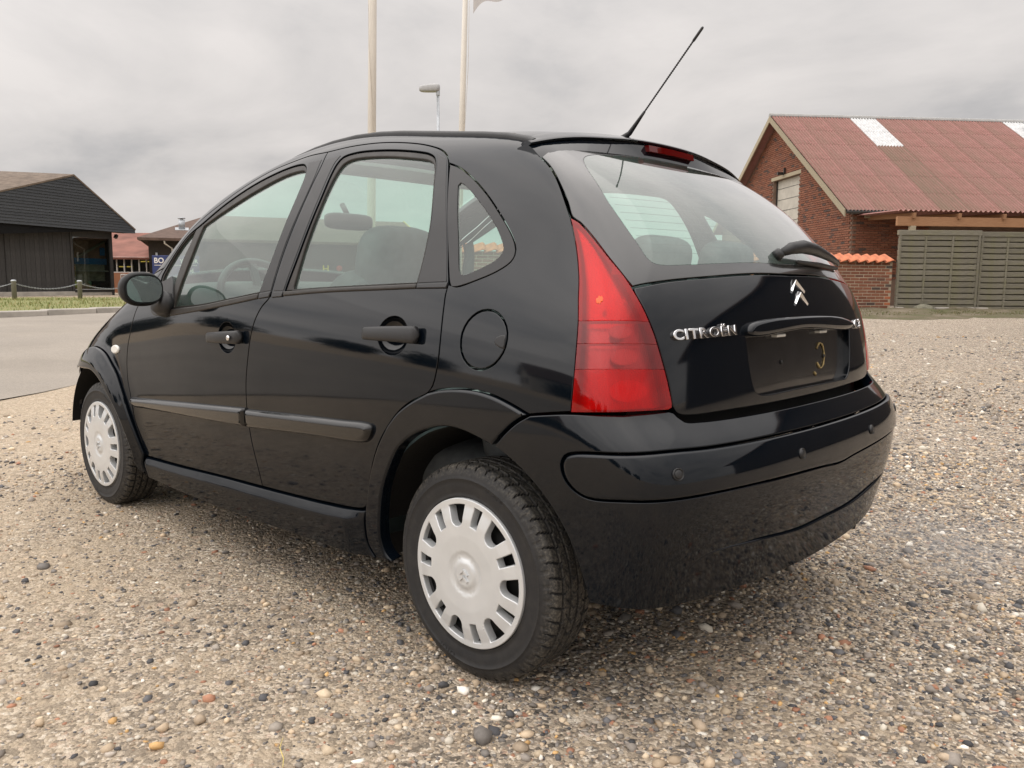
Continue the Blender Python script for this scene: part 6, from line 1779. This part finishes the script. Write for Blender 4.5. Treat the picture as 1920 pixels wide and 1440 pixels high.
lamp_ = thing('street_lamp', 'grey street lamp with flat head rising behind the car roof', 'street lamp', (lp.x, lp.y, z0), ar)
put('lamp_post', tube_mesh('lamp_post', [(0, 0, 0), (0, 0, 3), (0, 0, 6.80)], [.075, .06, .048], 14), ZINC, lamp_)
put('lamp_head', superell('lamp_head', .35, .14, .125, .5, .7, 24, 12, lambda p: Vector((p.x, p.y * (1 + .25 * p.x), p.z * (1 + .45 * p.x) + .06 * p.x))), plain('lamp_grey', (.40, .40, .40), .5, .2), lamp_, loc=(-.28, 0, 7.03))
put('lamp_neck', box_mesh('lamp_neck', (.12, .12, .22), .02, c=(0, 0, 6.90)), ZINC, lamp_)
put('lamp_glass', box_mesh('lamp_glass', (.34, .15, .04), .012, c=(-.32, 0, 6.955)), plain('lamp_diffuser', (.42, .40, .34), .4), lamp_, rot=(0, math.radians(0), 0))

# ------------------------------------------------------------------ what lies behind the photographer and shows in the paint
w0 = Vector((-3.9, -10.6, 0))
wk = thing('gabled_hall', 'dark gabled hall to the right of the photographer, mirrored in the tailgate', 'building', (w0.x, w0.y, .3), math.radians(157))
# local x along the gable (positive towards the left eave seen from the car), y towards the car
put('gable_wall', poly_mesh('gable_wall', [(-3.9, 0, 0), (7.6, 0, 0), (7.6, 0, 2.7), (0, 0, 5.9), (-3.9, 0, 4.2)], .3, (0, -1, 0)), WOOD_DARK, wk)
put('side_wall', box_mesh('side_wall', (.3, 11, 2.7), 0, c=(7.4, 5.8, 1.35)), WOOD_DARK, wk)
put('side_wall', box_mesh('side_wall', (.3, 11, 4.1), 0, c=(-3.75, 5.8, 2.05)), WOOD_DARK, wk)
put('roof', poly_mesh('roof', [(0, -.4, 6.05), (8.2, -.4, 2.6), (8.2, 11.5, 2.6), (0, 11.5, 6.05)], .12, (.4, 0, .9)), ROOFB, wk)
put('roof', poly_mesh('roof', [(0, -.4, 6.05), (-4.2, -.4, 4.2), (-4.2, 11.5, 4.2), (0, 11.5, 6.05)], .12, (-.4, 0, .9)), ROOFB, wk)
hw = thing('white_house', 'white gabled house over the road, mirrored in the car doors', 'house', (21, 34, .4), math.radians(-130))
put('wall', poly_mesh('wall', [(-4, 0, 0), (4, 0, 0), (4, 0, 2.8), (0, 0, 5.4), (-4, 0, 2.8)], 9., (0, 1, 0)), WHITE, hw)
for s_ in (-1, 1): put('roof', poly_mesh('roof', [(0, .3, 5.6), (s_ * 4.4, .3, 2.7), (s_ * 4.4, -9.3, 2.7), (0, -9.3, 5.6)], .15, (s_ * .55, 0, .83)), ROOFB, hw)
for x in (-2, 1.6): put('window', box_mesh('window', (1.1, .1, 1.2), .02, c=(x, .03, 1.5)), DARKIN, hw)
LEAF = plain('dark_hedge_leaf', (.030, .036, .022), .8, var=.5, scale=3)
def leaf_mesh(seed, n, rx, ry, rz_):
    rs_ = np.random.RandomState(seed); d = unit(rs_.randn(n, 3)); r = rs_.rand(n, 1) ** .4; c = d * r * np.array([rx, ry, rz_]) * (1 + .25 * np.sin(d[:, :1] * 7 + d[:, 1:2] * 5))
    a = unit(rs_.randn(n, 3)) * .16; b = unit(rs_.randn(n, 3)) * .16
    V = np.stack([c - a, c + b, c + a, c - b], 1).reshape(-1, 3); return mesh_from('crown', V, np.arange(4 * n).reshape(-1, 4))
spots_ = [(6, 27), (10, 29), (14, 31), (27, 28), (32, 24), (2, 28), (-3, 27), (-9, 25), (-14, 21), (37, 19), (42, 13)]
VV = []; 
for i, (x, y) in enumerate(spots_):
    m_ = leaf_mesh(i, 1500, 2.5, 2.2, .8 + .2 * (i % 4)); co = np.array([v.co[:] for v in m_.vertices]) + np.array([x, y, 1.3]); VV.append(co); bpy.data.meshes.remove(m_)
VV = np.concatenate(VV)
tag(put('tree_belt', mesh_from('tree_belt', VV, np.arange(len(VV)).reshape(-1, 4)), LEAF), 'dark belt of shrubs beyond the yard, mirrored low in the car paint', 'trees', kind='stuff')

# ------------------------------------------------------------------ exhaust vapour behind the car
def make_vapour():
    M = Mat('vapour'); c = M.coord('Object')
    r = M.n('ShaderNodeVectorMath', {0: c}, operation='LENGTH').outputs['Value']
    fall = M.ramp(r, [(.15, 1.), (.95, 0.)])
    d = M.math('MULTIPLY', M.math('MULTIPLY', fall, M.ramp(M.noise(c, 2.6, 4, .6, .8), [(.36, 0.), (.68, 1.)])), 3.2)
    v = M.n('ShaderNodeVolumePrincipled', {'Color': (.95, .94, .95), 'Density': d, 'Anisotropy': .2})
    M.t.links.new(v.outputs[0], M.out.inputs['Volume']); return M.m
bm = bmesh.new(); bmesh.ops.create_icosphere(bm, subdivisions=3, radius=1.0)
tag(put('exhaust_vapour', bm_mesh('exhaust_vapour', bm, True), make_vapour(), loc=(-.74, -.74, .17), scale=(.36, .30, .155), rot=(0, 0, .6)), 'thin white exhaust vapour drifting over the gravel behind the bumper', 'vapour', kind='stuff')
